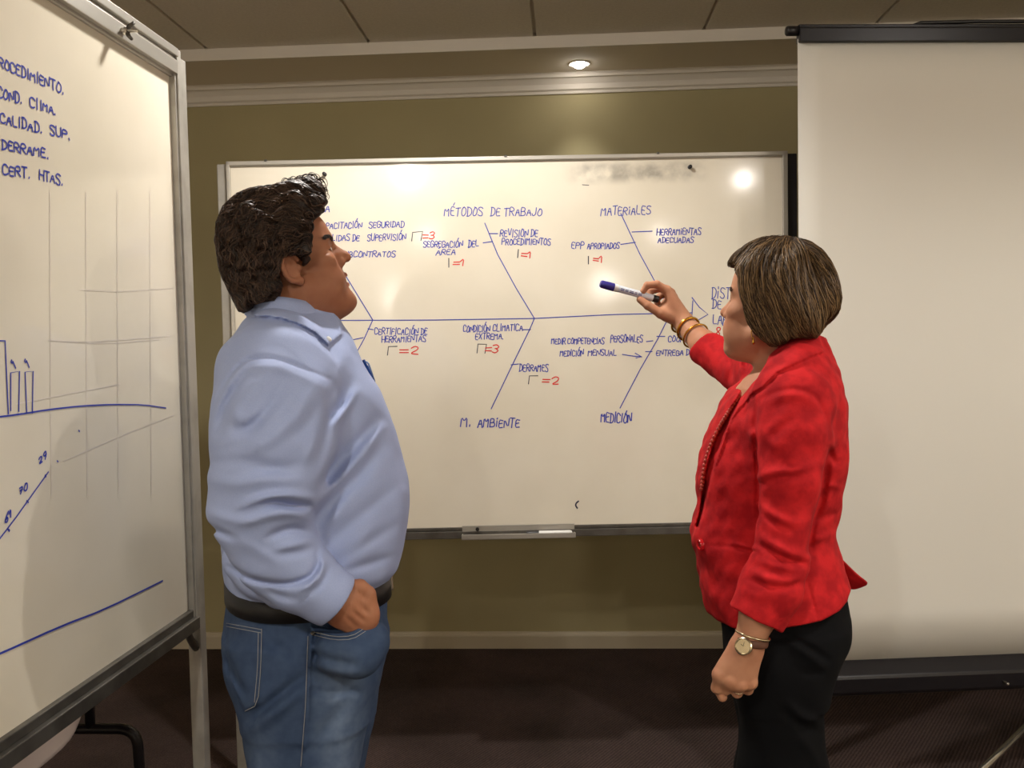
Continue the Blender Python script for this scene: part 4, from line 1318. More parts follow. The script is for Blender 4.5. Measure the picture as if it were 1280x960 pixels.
fo_([(258, 655), (272, 664), (292, 672)], 0.0057, -0.0081)
fo_([(262, 640), (285, 650), (318, 652)], 0.0082, 0.0054)
fo_([(397, 690), (399, 705), (388, 722), (358, 732), (315, 726), (286, 708)], 0.0049, -0.0108, 1.42)
fo_([(400, 694), (404, 708), (394, 728), (372, 740)], 0.0049, 0.0068, 1.42)
fo_([(410, 712), (404, 728), (392, 742)], 0.0049, -0.0054, 1.42)
fo_([(402, 698), (394, 735), (375, 758)], 0.0020, -0.0027, 1.42)
fo_([(330, 735), (350, 745), (372, 750)], 0.0066, -0.0054, 1.46)
for pts, wd, h in (([(288, 512), (304, 527), (332, 506)], .009, .004), ([(282, 528), (300, 540), (330, 522)], .009, -.004), ([(372, 486), (352, 512), (330, 528)], .008, .0035), ([(402, 500), (386, 530), (362, 552)], .009, -.0035),
                   ([(270, 556), (300, 549), (330, 556)], .009, .003), ([(300, 590), (335, 586), (372, 592)], .008, -.004), ([(395, 540), (388, 565), (376, 585)], .008, .0035), ([(450, 455), (456, 490), (470, 520)], .012, .0025),
                   ([(430, 440), (424, 460), (420, 480)], .009, .003), ([(440, 610), (425, 640), (402, 664)], .010, .003), ([(468, 660), (440, 690), (425, 705)], .010, .003), ([(340, 690), (372, 692), (395, 684)], .007, -.004), ([(300, 676), (330, 694), (352, 704)], .009, .0035)):
    fold(T, pts, wd, h, YA, 1.60)
Vt, Ft = T.mesh()
shirt = mk('shirt', Vt, Ft, M['shirt'], man, True)
# collar: stand-up band folded over, both sides mirrored about the body's mid-plane
top_px = [(313, 376), (322, 372.5), (335, 371), (350, 371), (368, 373.5), (388, 378), (406, 384), (424, 391)]
bot_px = [(311, 392), (322, 393), (338, 394), (356, 397), (376, 405), (394, 416), (410, 431), (422, 418)]
n = len(top_px)
cc_ = m(362, 400, 0)
def mc(px, py, lat): return onpl(px, py, cc_ + LT * lat, LT)
lat = [0.0, -.050, -.072, -.080, -.080, -.068, -.046, -.010]
latb = [0.0, -.064, -.092, -.106, -.106, -.092, -.070, -.022]
top = [mc(x, y, l) for (x, y), l in zip(top_px, lat)]; bot = [mc(x, y, l) for (x, y), l in zip(bot_px, latb)]
mir = lambda p: p - 2 * np.dot(p - cc_, LT) * LT
ntop = [mir(p) for p in top[:0:-1]] + top; nbot = [mir(p) for p in bot[:0:-1]] + bot
shell_strip('collar', ntop, nbot, .003, M['shirt'], shirt, 2)
cx_ = sum(ntop) / len(ntop)
ib = [np.array([cx_[0] + (p[0] - cx_[0]) * .93, cx_[1] + (p[1] - cx_[1]) * .93, p[2] - .045]) for p in ntop]
shell_strip('collar_stand', ntop, ib, .003, M['shirt'], shirt, 1)
# front placket with buttons along the silhouette, collar button
pts = [r for r in trunk if m(380, 722)[2] < r[0] < m(380, 430)[2]]
tp, bt = [], []
def front(z, th, grow):
    """point on the trunk outline at height z, th away from straight ahead"""
    r = [np.interp(z, [p[0] for p in trunk], [p[i] for p in trunk]) for i in range(5)]
    cx, rx, ry = (r[1] + r[2]) / 2, (r[2] - r[1]) / 2 + grow, r[4] + grow
    c, s_ = math.cos(th), math.sin(th)
    x = rx * math.copysign(abs(c) ** (2 / 2.3), c); y = ry * math.copysign(abs(s_) ** (2 / 2.3), s_)
    return np.array([cx + x * math.cos(TW) - y * math.sin(TW), YM + x * math.sin(TW) + y * math.cos(TW), z])
for z, a, b, c, h in pts:
    tp.append(front(z, -.09, .0025)); bt.append(front(z, .09, .0025))
shell_strip('placket', tp, bt, .004, M['placket'], shirt, 1)
for z in np.linspace(pts[2][0], pts[-3][0], 6):
    MB().lathe([(.0005, .004), (.0045, .004), (.0055, .002), (.0055, 0)], front(z, 0, .003), (math.cos(TW), math.sin(TW), 0.1), 14).build('button', M['white'], shirt, True)
hb_ = T.hit(411, 424, 1.4, 1.7, .0005)
MB().lathe([(.0005, .003), (.004, .003), (.005, .0015), (.005, -.002)], hb_, T.grad(hb_)[0], 14).build('button', M['white'], shirt, True)

# -- jeans
M['denim'] = mat('denim', (255, 255, 255), 0.85, spec=0.15, noise=(60, (216, 222, 232), 4, 0.3, 0.7), bump=(1100, 0.3, 0.0006), attr=True)
J = Field(axis([(-.70, .0035), (-.22, None)]), axis([(1.36, .0035), (1.92, None)]), axis([(.0, .005), (.6, .0035), (1.06, None)]))
hip_px = [(728, 295, 478, .157), (742, 291, 479, .163), (760, 288.5, 479, .169), (785, 286, 478, .174), (810, 287, 475, .176), (840, 294, 467, .174), (868, 303, 460, .170)]
loft(J, dense(ring_px(hip_px, m, YM)), twist=TW)
leg_px = [(800, 286, 478, .080), (840, 291, 470, .089), (870, 299, 464.5, .091), (890, 304.5, 460.5, .090), (912, 308, 457, .088), (938, 312, 452.5, .086), (960, 315, 448.5, .084), (1040, 322, 440, .078), (1150, 328, 426, .072), (1300, 326, 420, .070), (1424, 320, 430, .074)]
for sg, dx in ((-1, 0), (1, 7)):
    rows = [(py, a + dx, b + dx, h) for py, a, b, h in leg_px]
    def mm(px, py, v, sg=sg): return m(px, py, .088 * sg)
    loft(J, dense(ring_px(rows, mm, YM + .090 * sg)), .03 if sg < 0 else .012)
chain(J, ID, [m(420, 812, -.192), m(446, 814, -.194), m(462, 800, -.182)], [.030, .036, .032], .03, first=.045)
mouth_px = [(390, 788), (402, 791), (418, 794), (440, 792), (454, 782), (461.5, 764), (463, 742), (455, 728), (430, 722), (395, 735)]
q = J.sl((-.50, 1.36, .90), (-.22, YM - .158, 1.06))
px_, py_ = projg(*J.xyz(q))
J.D[q] = np.maximum(J.D[q], -poly2d(px_, py_, mouth_px) * (1.46 / FPX)).astype(np.float32)
J.op(lambda X, Y, Z: -(Z - (m(480, 722, 0)[2] + (m(290, 730, 0)[2] - m(480, 722, 0)[2]) * (m(480, 722, 0)[0] - X) / .26)), (-.7, 1.36, .98), (-.22, 1.92, 1.06), .003, True, pad=0)
ripple(J, .0018, .08, 9)
fj = lambda pts, w, h, Y0=1.5: fold(J, pts, w, h, Y0, 1.66)
raise_patch(J, [(282, 778), (327, 786), (326, 835), (322, 881), (306, 889), (288, 850)], .0035, 1.5, 1.66)
raise_patch(J, [(270, 715), (500, 715), (500, 742), (440, 752), (375, 758), (330, 760), (275, 755)], .0025, 1.5, 1.66)
fj([(389, 760), (388, 800), (386.5, 835), (385, 880), (382, 920), (379, 965)], 0.0036, 0.0060)
fj([(384, 842), (358, 862), (332, 884), (312, 902)], 0.0090, -0.0105)
fj([(384, 858), (356, 880), (330, 900), (312, 915)], 0.0108, 0.0075)
fj([(390, 815), (415, 826), (445, 830)], 0.0063, -0.0060)
fj([(390, 832), (420, 840), (450, 842)], 0.0072, 0.0045)
fj([(388, 862), (415, 868), (448, 862)], 0.0072, -0.0053)
fj([(440, 870), (415, 900), (395, 930)], 0.0126, -0.0060)
fj([(284, 822), (292, 845), (306, 868)], 0.0072, -0.0090)
fj([(391, 787.5), (418, 793), (440, 792), (454, 782), (461, 764)], 0.0036, 0.0075)
fj([(393, 782), (418, 787), (440, 786), (451, 776)], 0.0054, -0.0120)
fj([(334, 795), (352, 815), (375, 822)], 0.0108, -0.0045)
Vj, Fj = J.mesh()
px_, py_ = projg(*Vj.T)
fade = np.clip(1 - np.abs(px_ - 425) / 42, 0, 1) * np.clip((py_ - 800) / 60, 0, 1) * (Vj[:, 1] < 1.64)
fade2 = np.clip(1 - np.abs(px_ - 325) / 30, 0, 1) * np.clip((py_ - 890) / 50, 0, 1) * (Vj[:, 1] < 1.64)
fd = np.clip(fade * .9 + fade2 * .5, 0, 1)[:, None]
dc = np.array(lin((64, 80, 106))) * (1 - fd) + np.array(lin((106, 122, 146))) * fd
jeans = mk('jeans', Vj, Fj, M['denim'], man, True, cols=dc)
M['thread'] = mat('pale_thread', (150, 150, 150), 0.8)
for pts in ([(283, 779), (327, 787)], [(283, 783), (326, 791)], [(327, 786), (326, 835), (322, 881), (306, 889)], [(323, 791), (322, 835), (318, 878)], [(392, 790), (418, 796), (440, 795), (455, 786), (463, 770)],
            [(393, 794), (418, 800), (441, 799), (457, 789)], [(385, 795), (383.5, 835), (382, 880), (379, 920), (376, 958)], [(284, 756), (330, 761), (376, 759)]):
    P = on_path(J, pts, 1.35, 1.75, .0012)
    sm_ = MB()
    for a in range(0, len(P) - 1):
        if a == 0: sm_.tube(P, .0006, 5)
    sm_.build('stitching', M['thread'], jeans, True)
rv = J.hit(391, 792, 1.35, 1.75)
MB().lathe([(.0005, .0035), (.003, .003), (.0042, .001), (.0042, -.002)], rv, (-.1, -1, .1), 14).build('rivet', M['darkalu'], jeans, True)
# leather patch at the back of the waistband
gp = [[(296 + 34 * i / 5 , 743 + 12 * j / 3 + 3.0 * i / 5 + 1.5 * math.sin(math.pi * i / 5)) for i in range(6)] for j in range(4)]
V = [J.hit(x, y, 1.35, 1.75, .0025) for r in gp for x, y in r]
F = [(j * 6 + i, j * 6 + i + 1, j * 6 + i + 7, j * 6 + i + 6) for j in range(3) for i in range(5)]
M['leather'] = mat('brown_leather', (112, 72, 52), 0.6, noise=(40, (90, 56, 40), 3, 0.3, 0.7))
o = mk('leather_patch', V, F, M['leather'], jeans, True)
so = o.modifiers.new('thickness', 'SOLIDIFY'); so.thickness = .002; so.offset = 0
# belt round the waist with buckle, loops
M['beltl'] = mat('black_leather', (18, 16, 16), 0.5, bump=(200, 0.1, 0.0005))
def waist(z_off, grow, n=72):
    a, b = m(293, 737)[0], m(478, 732)[0]
    out = []
    for k in range(n):
        th = 2 * math.pi * k / n
        c, s_ = math.cos(th), math.sin(th)
        x = ((b - a) / 2 + grow) * math.copysign(abs(c) ** (2 / 2.3), c)
        y = (.166 + grow) * math.copysign(abs(s_) ** (2 / 2.3), s_)
        X_ = (a + b) / 2 + x * math.cos(TW) - y * math.sin(TW); Y_ = YM + x * math.sin(TW) + y * math.cos(TW)
        zc = m(480, 730)[2] + (m(290, 734)[2] - m(480, 730)[2]) * (b - X_) / (b - a)
        out.append(np.array([X_, Y_, zc + z_off]))
    return out
belt = shell_strip('belt', waist(.0175, .006), waist(-.0175, .006), .004, M['beltl'], man, 0, True)
bc = waist(0, .011)[0]
fT = np.array([math.cos(TW), math.sin(TW), 0])
def TBk(p): return bc + fT * p[0] + LT * p[1] + np.array([0, 0, p[2]])
bk_ = MB()
for y0, y1, z0, z1 in ((-.03, .03, .018, .023), (-.03, .03, -.023, -.018), (-.03, -.025, -.023, .023), (.025, .03, -.023, .023), (-.002, .002, -.02, .02)):
    bk_.box((-.003, y0, z0), (.004, y1, z1), TBk)
bk_.build('buckle', M['steel'], belt, bevel=.001)
for px in (461, 330, 392):
    p = J.hit(px, 735, 1.3, 1.75, .009)
    MB().box((p[0] - .006, p[1] - .002, p[2] - .026), (p[0] + .006, p[1] + .002, p[2] + .024)).build('belt_loop', M['denim'], jeans, bevel=.001)
    lo_ = [q for q in jeans.children if q.name.startswith('belt_loop')][-1]
    ca = lo_.data.color_attributes.new('Col', 'FLOAT_COLOR', 'POINT')
    ca.data.foreach_set('color', np.tile(np.r_[lin((64, 80, 106)), 1], len(lo_.data.vertices)).astype(np.float32))
# -- shoes
def shoe(Fx, c, d, s=1.0):
    P = Pose(c, frame(d))
    chain(Fx, P, [(-.07 * s, 0, .045), (.03 * s, 0, .045), (.13 * s, .004, .032), (.17 * s, .006, .028)], [.040 * s, .042 * s, .036 * s, .024 * s], .02, flat=((0, 0, 1), .9))
    chain(Fx, P, [(-.065 * s, 0, .05), (-.05 * s, 0, .10)], [.040 * s, .042 * s], .03)
    slab(Fx, P.w((0, 0, 0)) - .3, P.w((0, 0, 0)) + np.array([.3, .3, .002]), lambda X, Y, Z: Z - .002 + 0 * X + 0 * Y, 0, True)
for sg in (-1, 1):
    c = m(372, 1440, .09 * sg); c[2] = 0.0
    d = np.array([1, .15 + .2 * sg, 0])
    Fx = Field(axis([(c[0] - .16, .004), (c[0] + .24, None)]), axis([(c[1] - .13, .004), (c[1] + .15, None)]), axis([(-.01, .004), (.16, None)]))
    shoe(Fx, c, d)
    V, Fc = Fx.mesh()
    mk('shoe', V, Fc, M['leather'], man, True)

# -- hair
def head_poly(H, rows):
    out = []
    for px, py, l in rows:
        nrm = H.R[:, 1]
        p = onpl(px, py, H.w((0, l, 0)), nrm)
        q = H.inv(p)[0]
        out.append((q[0], q[2]))
    return out
hout = [(300, 386), (286, 357), (277, 337), (271.5, 300), (273, 279), (281, 259), (296, 244), (315, 237), (334, 235), (352, 231), (371, 227), (386, 223), (397, 226), (404, 238), (406, 252), (403, 262), (398, 268), (396, 280), (394, 330), (360, 372), (340, 373), (322, 376), (306, 388)]
face_m = head_poly(HM, [(430, 262, -.01), (402, 263, -.01), (396, 269, -.045), (390, 275, -.065), (388, 290, -.075), (388.5, 308, -.078), (386, 322, -.078), (381, 329, -.079), (377, 322, -.079), (369, 318, -.079), (359, 318, -.079), (351, 323, -.079), (348.5, 335, -.079), (349, 350, -.079), (353, 362, -.075), (343, 372, -.068), (343, 420, -.06), (430, 420, -.01)])
c0 = HM.w((-.01, 0, .03))
HF = Field(axis([(c0[0] - .19, .002), (c0[0] + .17, None)]), axis([(c0[1] - .14, .002), (c0[1] + .14, None)]), axis([(c0[2] - .17, .002), (c0[2] + .16, None)]))
ell(HF, HM, (-.020, 0, .058), (.124, .096, .098))
ell(HF, HM, (.045, 0, .105), (.060, .066, .052), .03)
ell(HF, HM, (-.075, 0, -.015), (.062, .070, .085), .04)
ell(HF, HM, (-.045, 0, -.03), (.055, .082, .055), .03)
for y in (1, -1): ell(HF, HM, (.040, .070 * y, .028), (.034, .018, .038), .02)
X, Y, Z = HF.xyz(tuple(slice(0, n) for n in HF.D.shape))
lx, ly, lz = HM.loc(X, Y, Z)
def smax(a, b, k):
    h = np.maximum(k - np.abs(a - b), 0) / k
    return (np.maximum(a, b) + h * h * k / 4).astype(np.float32)
px_, py_ = projg(X, Y, Z)
HF.D = smax(HF.D, poly2d(px_, py_, hout) * (YM / FPX), .012)
HF.D = smax(HF.D, -poly2d(lx, lz, face_m), .008)
rg = np.random.default_rng(4)
# wavy relief of combed locks
ang = np.arctan2(lz - .02, lx + .02)
rr = np.sqrt((lz - .02) ** 2 + (lx + .02) ** 2)
HF.D += (.0038 * np.sin(ly * 150 + 2.2 * np.sin(ang * 7 + ly * 30)) * np.clip(rr / .06, 0, 1) + .0026 * np.sin(rr * 210 + 1.6 * np.sin(ang * 9 + 1) + ly * 60)).astype(np.float32)
Vh, Fh = HF.mesh()
dk = np.array((.016, .010, .008))
hair = mk('hair', Vh, Fh, M['hair_m'], man, True, cols=np.tile(dk, (len(Vh), 1)))
def flow_m(P):
    q = HM.inv(P); x, y, z = q.T
    t = np.stack([-(z - .02), 0 * x, (x + .02)], 1)
    t /= np.linalg.norm(t, axis=1, keepdims=True) + 1e-6
    w = np.clip(1 - np.sqrt((z - .02) ** 2 + (x + .02) ** 2) / .07, 0, 1)[:, None]
    t = t * (1 - w) + w * np.array([-.75, 0, -.65])
    t = t + np.array([0, 0, -.15])
    return t @ HM.R.T
def in_m(P):
    q = HM.inv(P)
    px, py = projg(*np.asarray(P, np.float32).T)
    return (poly2d(q[:, 0].astype(np.float32), q[:, 2].astype(np.float32), face_m) > -.003) & (poly2d(px, py, hout) < 3.5)
def in_poly(H, poly, mg):
    def f(P):
        q = H.inv(P)
        return poly2d(q[:, 0].astype(np.float32), q[:, 2].astype(np.float32), poly) < mg
    return f
sd = Vh[rg.choice(len(Vh), 5200, replace=False)]
V1, F1, C1 = strands(HF, sd, flow_m, 20, .0042, .00085, rg, wave=.95, lift=(.0008, .0052), wl=.036, c0=(.016, .010, .007), c1=(.110, .062, .040), inside=in_m, stray=.4)
mk('hair_locks', V1, F1, M['hair_m'], hair, True, cols=C1)
# loose curls standing up over the forehead
cv = MB()
for i in range(90):
    px0 = rg.uniform(352, 405); py0 = np.interp(px0, [352, 371, 386, 397, 405], [232, 228, 225, 230, 250]) + rg.uniform(-1, 6)
    base = m(px0, py0, rg.uniform(-.035, .05)); R0 = rg.uniform(.005, .010); ph = rg.uniform(0, 6.28); ln = rg.uniform(.7, 1.3)
    P = []
    for t in np.linspace(0, ln, 14):
        th = t * 4.0
        P.append(base + HM.R @ np.array([R0 * (1 - math.cos(th)) * .8 + t * .002, .006 * math.sin(ph + t * 3), R0 * math.sin(th) * 1.1 + .002 * t]))
    cv.tube(P, list(np.linspace(.0010, .0004, 14)), 4)
mk('curls', cv.V, cv.F, M['hair'], hair, True, cols=np.tile((.03, .018, .013), (len(cv.V), 1)))
# eyebrows
def brows(Bf, H, s, col, parent, cnt=150, nm='eyebrow'):
    for y in (1, -1):
        r = np.random.default_rng(11)
        u = r.uniform(0, 1, cnt); w = r.uniform(-1, 1, cnt)
        sd = np.stack([.094 - .020 * u - .004 * u * u, (.012 + .036 * u) * y, .0365 + .0105 * np.sin(u * 2.2) - .004 * u + w * .0035 * (1 - .5 * u)], 1) * s
        sd = sd @ H.R.T + H.o
        for _ in range(3):
            g = Bf.grad(sd); sd = sd - g * Bf.sample(sd)[:, None]
        fl = H.R @ np.array([-.5, .8 * y, .15])
        V, Fc, Cc = strands(Bf, sd, lambda P: np.tile(fl, (len(P), 1)), 5, .0022, .0006, r, lift=(.0004, .0014), c0=col, c1=tuple(np.array(col) * 2))
        mk(nm, V, Fc, M['hair'], parent, True, cols=Cc)
brows(B, HM, SM, (.015, .010, .008), man)
def lashes(Bf, H, s, parent):
    for y in (1, -1):
        for dz, r0 in ((.0026, .0011), (-.0022, .0006)):
            t = np.linspace(0, 1, 12)
            P = np.stack([.0855 - .0135 * t ** 1.5, (.0215 + .0255 * t) * y, .0185 + dz * np.sin(np.pi * (.15 + .75 * t)) - .002 * t], 1) * s
            P = P @ H.R.T + H.o
            for _ in range(3):
                P = P - Bf.grad(P) * (Bf.sample(P) - .0003)[:, None]
            mb = MB().tube(list(P), [r0 * s * (.4 + .6 * math.sin(math.pi * min(1, .1 + q))) for q in t], 6)
            mk('eyelashes', mb.V, mb.F, M['hair'], parent, True, cols=np.tile((.012, .008, .007), (len(mb.V), 1)))
lashes(B, HM, SM, man)

# -- pen clipped in the chest pocket
pen = tag(empty('ballpoint_pen', m(462, 470, .085)), 'blue ballpoint pen sticking out of the chest pocket of the blue shirt', 'pen')
M['bluep'] = mat('blue_plastic', (44, 84, 160), 0.3); M['bluel'] = mat('pale_blue_plastic', (120, 150, 200), 0.3)
pa, pb_ = m(455, 452, .085), m(466, 482, .085)
ax = (pb_ - pa); ln = np.linalg.norm(ax)
autosmooth(MB().lathe([(.0005, -.004), (.0035, -.003), (.0035, .008), (.005, .010), (.0052, ln * .9)], pa, ax, 16).build('cap', M['bluep'], pen))
autosmooth(MB().lathe([(.0045, ln * .9), (.0045, ln + .07), (.001, ln + .085)], pa, ax, 16).build('barrel', M['bluel'], pen))
MB().tube([pa + np.array([.005, -.002, .0]), pa + ax * .1 + np.array([.008, -.003, 0]), pa + ax * .85 + np.array([.007, -.003, 0])], [.0015, .0018, .0018], 8).build('clip', M['bluel'], pen, True)
# ------------------------------------------------------------------ the woman in the red jacket
YW = 1.87
def w(px, py, v=0.0): return onY(px, py, YW + v)
AW, BW = math.radians(38), math.radians(10)
RW = frame((-math.cos(AW) * math.cos(BW), math.sin(AW) * math.cos(BW), math.sin(BW)))
SW = 0.93
lobe = np.array((-.006, .079, -.030)) * SW
oW = onY(944, 411, YW - .01 + (RW @ lobe)[1]) - RW @ lobe
HW = Pose(oW, RW)
jk_px = [(424, 992, 1029, .060), (437, 979, 1032, .085), (450, 963, 1037, .115), (461, 950, 1040, .140), (473, 936, 1042, .158), (488, 915, 1046, .166), (500, 905.5, 1049, .168), (515, 897.5, 1051, .170), (532, 890, 1053, .170), (551, 883, 1054, .168), (580, 873.5, 1053, .163),
         (600, 871, 1049, .158), (625, 874, 1046, .150), (650, 867, 1042, .146), (665, 864.5, 1039.5, .146), (690, 869, 1046, .155), (715, 873.5, 1053, .168), (740, 877, 1060, .178), (760, 883, 1061, .184), (795, 892, 1060, .186)]
jk = dense(ring_px(jk_px, w, YW))
ua = [(990, 510, -.150), (989, 545, -.168), (988, 600, -.188), (982, 650, -.195), (976, 695, -.203), (964, 735, -.212), (944, 773, -.22)]
uw = [.066, .068, .058, .049, .050, .054, .052]
fa = [(962, 738, -.212), (948, 768, -.218), (936, 803, -.222)]
ra = [(966, 474, .145), (930, 466, .27), (903, 449, .335), (881, 433, .375)]
rr_ = [.066, .054, .046, .043]
rf = [(903, 449, .335), (880, 430, .38), (853, 404, .455)]

# -- body
xs = axis([(.12, .004), (.17, .0021), (.60, .006), (.72, None)])
ys = axis([(1.57, .0022), (1.72, .003), (1.76, .0021), (2.02, .004), (2.20, .0022), (2.44, .005), (2.46, None)])
zs = axis([(-.01, .008), (.73, .0024), (.90, .006), (1.40, .0021), (1.70, None)])
B2 = Field(xs, ys, zs)
loft(B2, [(z, a + .018 * (1 if a < b else -1), b - .018, c, h - .02) for z, a, b, c, h in jk if w(960, 712)[2] < z < w(960, 486)[2]])
cap(B2, ID, w(968, 700, 0), w(972, 780, 0), .098, .092, .04, flat=((0, 1, 0), 1.2))
for sg in (-1, 1):
    yc = .082 * sg
    P = [w(978, 785, yc * .8), w(972, 865, yc), w(978, 1050, yc), w(980, 1275, yc)]
    chain(B2, ID, P, [.062, .055, .045, .036], .03)
    cap(B2, ID, P[-1], P[-1] + np.array([-.11, -.01, -.035]), .032, .024, .02)
chain(B2, ID, [w(*p) for p in ua[:6]], [.05, .05, .044, .038, .034, .032], .03)
chain(B2, ID, [w(*p) for p in fa], [.034, .032, .0262], .01)
chain(B2, ID, [w(*p) for p in ra], [.05, .044, .036, .032], .03)
chain(B2, ID, [w(*p) for p in rf], [.036, .0325, .0245], .01)
# neck and head
cap(B2, ID, HW.w((-.030, 0, -.045)), w(985, 478, 0), .047, .056, .03)
cap(B2, ID, w(985, 478, 0), w(970, 500, -.02), .06, .075, .03)
head(B2, HW, SW, mouth=.0015, fem=1.0, lidshut=.45, nose=1.0, weak=.006)
for y in (1, -1): ell(B2, HW, (.036, .034 * y, -.048), (.030, .022, .030), .02)
ell(B2, HW, (.038, 0, -.076), (.036, .032, .018), .025)
# near hand: loose fist, back of the hand towards the viewer
va = -.224
wri = w(936, 803, va)
kn = [w(899, 843, va - .004), w(911, 850, va - .008), w(925, 855, va - .006), w(938, 853, va + .002)]
for kp in kn:
    st_ = wri + (kp - wri) * .18
    cap(B2, ID, st_, kp, .0205, .0118, .012, flat=((0, 1, 0), .8))
cap(B2, ID, w(930, 815, va + .004), w(917, 840, va + .006), .026, .030, .012, flat=((0, 1, 0), .62))
for kp in kn: ell(B2, ID, kp + np.array([0, -.002, 0]), (.0112, .0105, .0108), .005)
for i, kp in enumerate(kn):
    l = (.034, .036, .033, .027)[i]
    if i == 0: d1, d2, d3 = np.array([-.003, .014, -.030]), np.array([.010, .018, -.014]), np.array([.012, .012, .006])
    else: d1, d2, d3 = np.array([-.002, .020, -.024]) * l / .034, np.array([.006, .020, .008]) * l / .034, np.array([.004, -.002, .016])
    finger(B2, [kp, kp + d1, kp + d1 + d2, kp + d1 + d2 + d3], (.0102, .0080), .006)
finger(B2, [w(925, 815, va + .012), w(905, 835, va + .02), w(897, 857, va + .022), w(903, 871, va + .018)], (.0135, .0092), .012)
# raised hand pinching the marker
wr2 = w(853, 404, .455)
pn = (-.85, 0, -.45)
kn2 = [w(834, 363, .452), w(838, 366, .474), w(841, 371, .494), w(843, 378, .510)]
for i, kp in enumerate(kn2):
    cap(B2, ID, wr2 + np.array([0, .006 * (i - 1), .008]), kp, .0195, .0118, .012)
ell(B2, ID, w(834, 389, .458), (.024, .020, .026), .014)
finger(B2, [kn2[0], w(821, 355.5, .446), w(809, 356.5, .444), w(804, 364, .447)], (.0105, .0078), .006)
finger(B2, [kn2[1], w(826, 360, .476), w(813, 364, .476), w(811, 374, .470)], (.0108, .0080), .006)
finger(B2, [kn2[2], w(829, 367, .500), w(820, 374, .500), w(824, 384, .492)], (.0102, .0078), .006)
finger(B2, [kn2[3], w(833, 376, .520), w(826, 383, .516), w(831, 391, .505)], (.0092, .0072), .006)
finger(B2, [w(844, 399, .450), w(826, 392, .440), w(810, 382, .442), w(800, 374.5, .447)], (.0140, .0090), .012)
Vb, Fb = B2.mesh()
cW = skin_cols(Vb, HW, SW, (.84, .52, .50), None, .0015)
wom = mk('person', Vb, Fb, M['skin_f'], None, True, w(975, 1000, 0) * np.array([1, 1, 0]), cW)
tag(wom, 'person in a red jacket and black trousers pointing a marker pen at the whiteboard', 'person')
eyes(HW, SW, wom, (.08, .05, .03))
# finger nails of the near hand and the pinching thumb
M['nail'] = mat('fingernail', (206, 150, 128), 0.25)

# -- jacket
M['red'] = mat('red_brushed_cloth', (202, 34, 38), 0.85, spec=0.2, noise=(30, (164, 20, 27), 8, 0.38, 0.62), bump=(260, 0.35, 0.0012))
K_ = Field(axis([(.20, .0028), (.68, None)]), axis([(1.59, .003), (2.34, None)]), axis([(.82, .0028), (1.46, None)]))
loft(K_, jk)
for sg in (-1, 1):
    chain(K_, ID, [w(1000, 447, .070 * sg), w(995, 468, .110 * sg), w(990, 495, .135 * sg)], [.045, .050, .056], .03)
# neck opening
cap(K_, ID, w(975, 432, 0), w(972, 466, -.004), .055, .048, .012, True)
cap(K_, ID, w(948, 440, 0), w(952, 468, -.004), .045, .022, .012, True)
# hem
hem_px = [(850, 700), (876, 735), (884, 763), (897, 775), (917, 785), (945, 788), (971, 786.5), (997, 783), (1026, 776), (1048, 764), (1058, 752), (1063, 738), (1090, 700), (1090, 860), (850, 860)]
q = K_.sl((.20, 1.59, .80), (.70, 2.3, 1.02))
px_, py_ = projg(*K_.xyz(q))
K_.D[q] = np.maximum(K_.D[q], -poly2d(px_, py_, hem_px) * (YW / FPX)).astype(np.float32)
# sleeves and their openings
chain(K_, ID, [w(*p) for p in ua], uw, .01, first=.035)
chain(K_, ID, [w(*p) for p in ra], rr_, .01, first=.03)
cd1 = w(938, 796, -.222) - w(968, 735, -.212)
c1 = w(943, 773, -.22)
sleeve_cut(K_, c1, cd1, .066)
cap(K_, ID, c1 - cd1 * .25, c1 + cd1, .038, .040, .002, True)
c2 = w(882, 433.5, .373); cd2 = w(860, 411, .44) - w(903, 449, .335)
sleeve_cut(K_, c2, cd2, .060)
cap(K_, ID, c2 - cd2 * .25, c2 + cd2, .0345, .036, .002, True)
ripple(K_, .0020, .085, 21)
ripple(K_, .0012, .035, 22)
near_in = [(946, 470), (938, 481), (926, 500), (914, 522), (904, 547), (895, 575), (887, 605), (880, 635), (873, 660)]
far_in = [(940, 472), (927, 490), (914, 510), (902, 532), (891, 558), (882.5, 588), (878, 618), (875, 640), (870, 658)]
raise_patch(K_, near_in + far_in[::-1], -.011, YW - .1, YW + .05, 2.0)
near_out = [(934, 501), (922, 514), (913, 527), (906, 552), (898, 575), (891, 590), (884, 608), (878, 640), (872, 664)]
raise_patch(K_, near_in + near_out[::-1] + [(938, 494)], .0045, YW - .1, YW + .02, 2.0)
raise_patch(K_, [(1024, 418), (1000, 426), (979, 437), (960, 453), (946, 471), (938, 493), (954, 484), (971, 466), (992, 456), (1016, 445), (1030, 440)], .0055, YW - .12, YW + .0, 2.0)
fk = lambda pts, wd, h, Y0=1.72, yc=1.86: fold(K_, pts, wd, h, Y0, yc)
fk([(947, 503), (944, 528), (945, 560), (947, 595), (947, 630), (949, 655)], .005, -.007)
fk([(950, 500), (965, 492), (985, 486), (1005, 488), (1022, 497), (1034, 525), (1038, 550)], .005, -.0035)
fk([(953, 505), (970, 498), (988, 493), (1008, 497), (1020, 506)], .010, .004)
fk([(1036, 560), (1032, 595), (1028, 625), (1020, 645), (1014, 665), (1012, 690)], .007, -.008)
fk([(940, 598), (965, 590), (995, 588), (1026, 578)], .008, .006)
fk([(948, 606), (970, 598), (1000, 595)], .007, -.006)
fk([(958, 548), (980, 535), (1000, 520)], .012, -.004)
fk([(950, 540), (970, 560), (990, 555)], .010, .003)
fk([(950, 632), (968, 645), (985, 652), (1004, 654)], .008, .006)
fk([(950, 640), (966, 654), (990, 664)], .006, -.005)
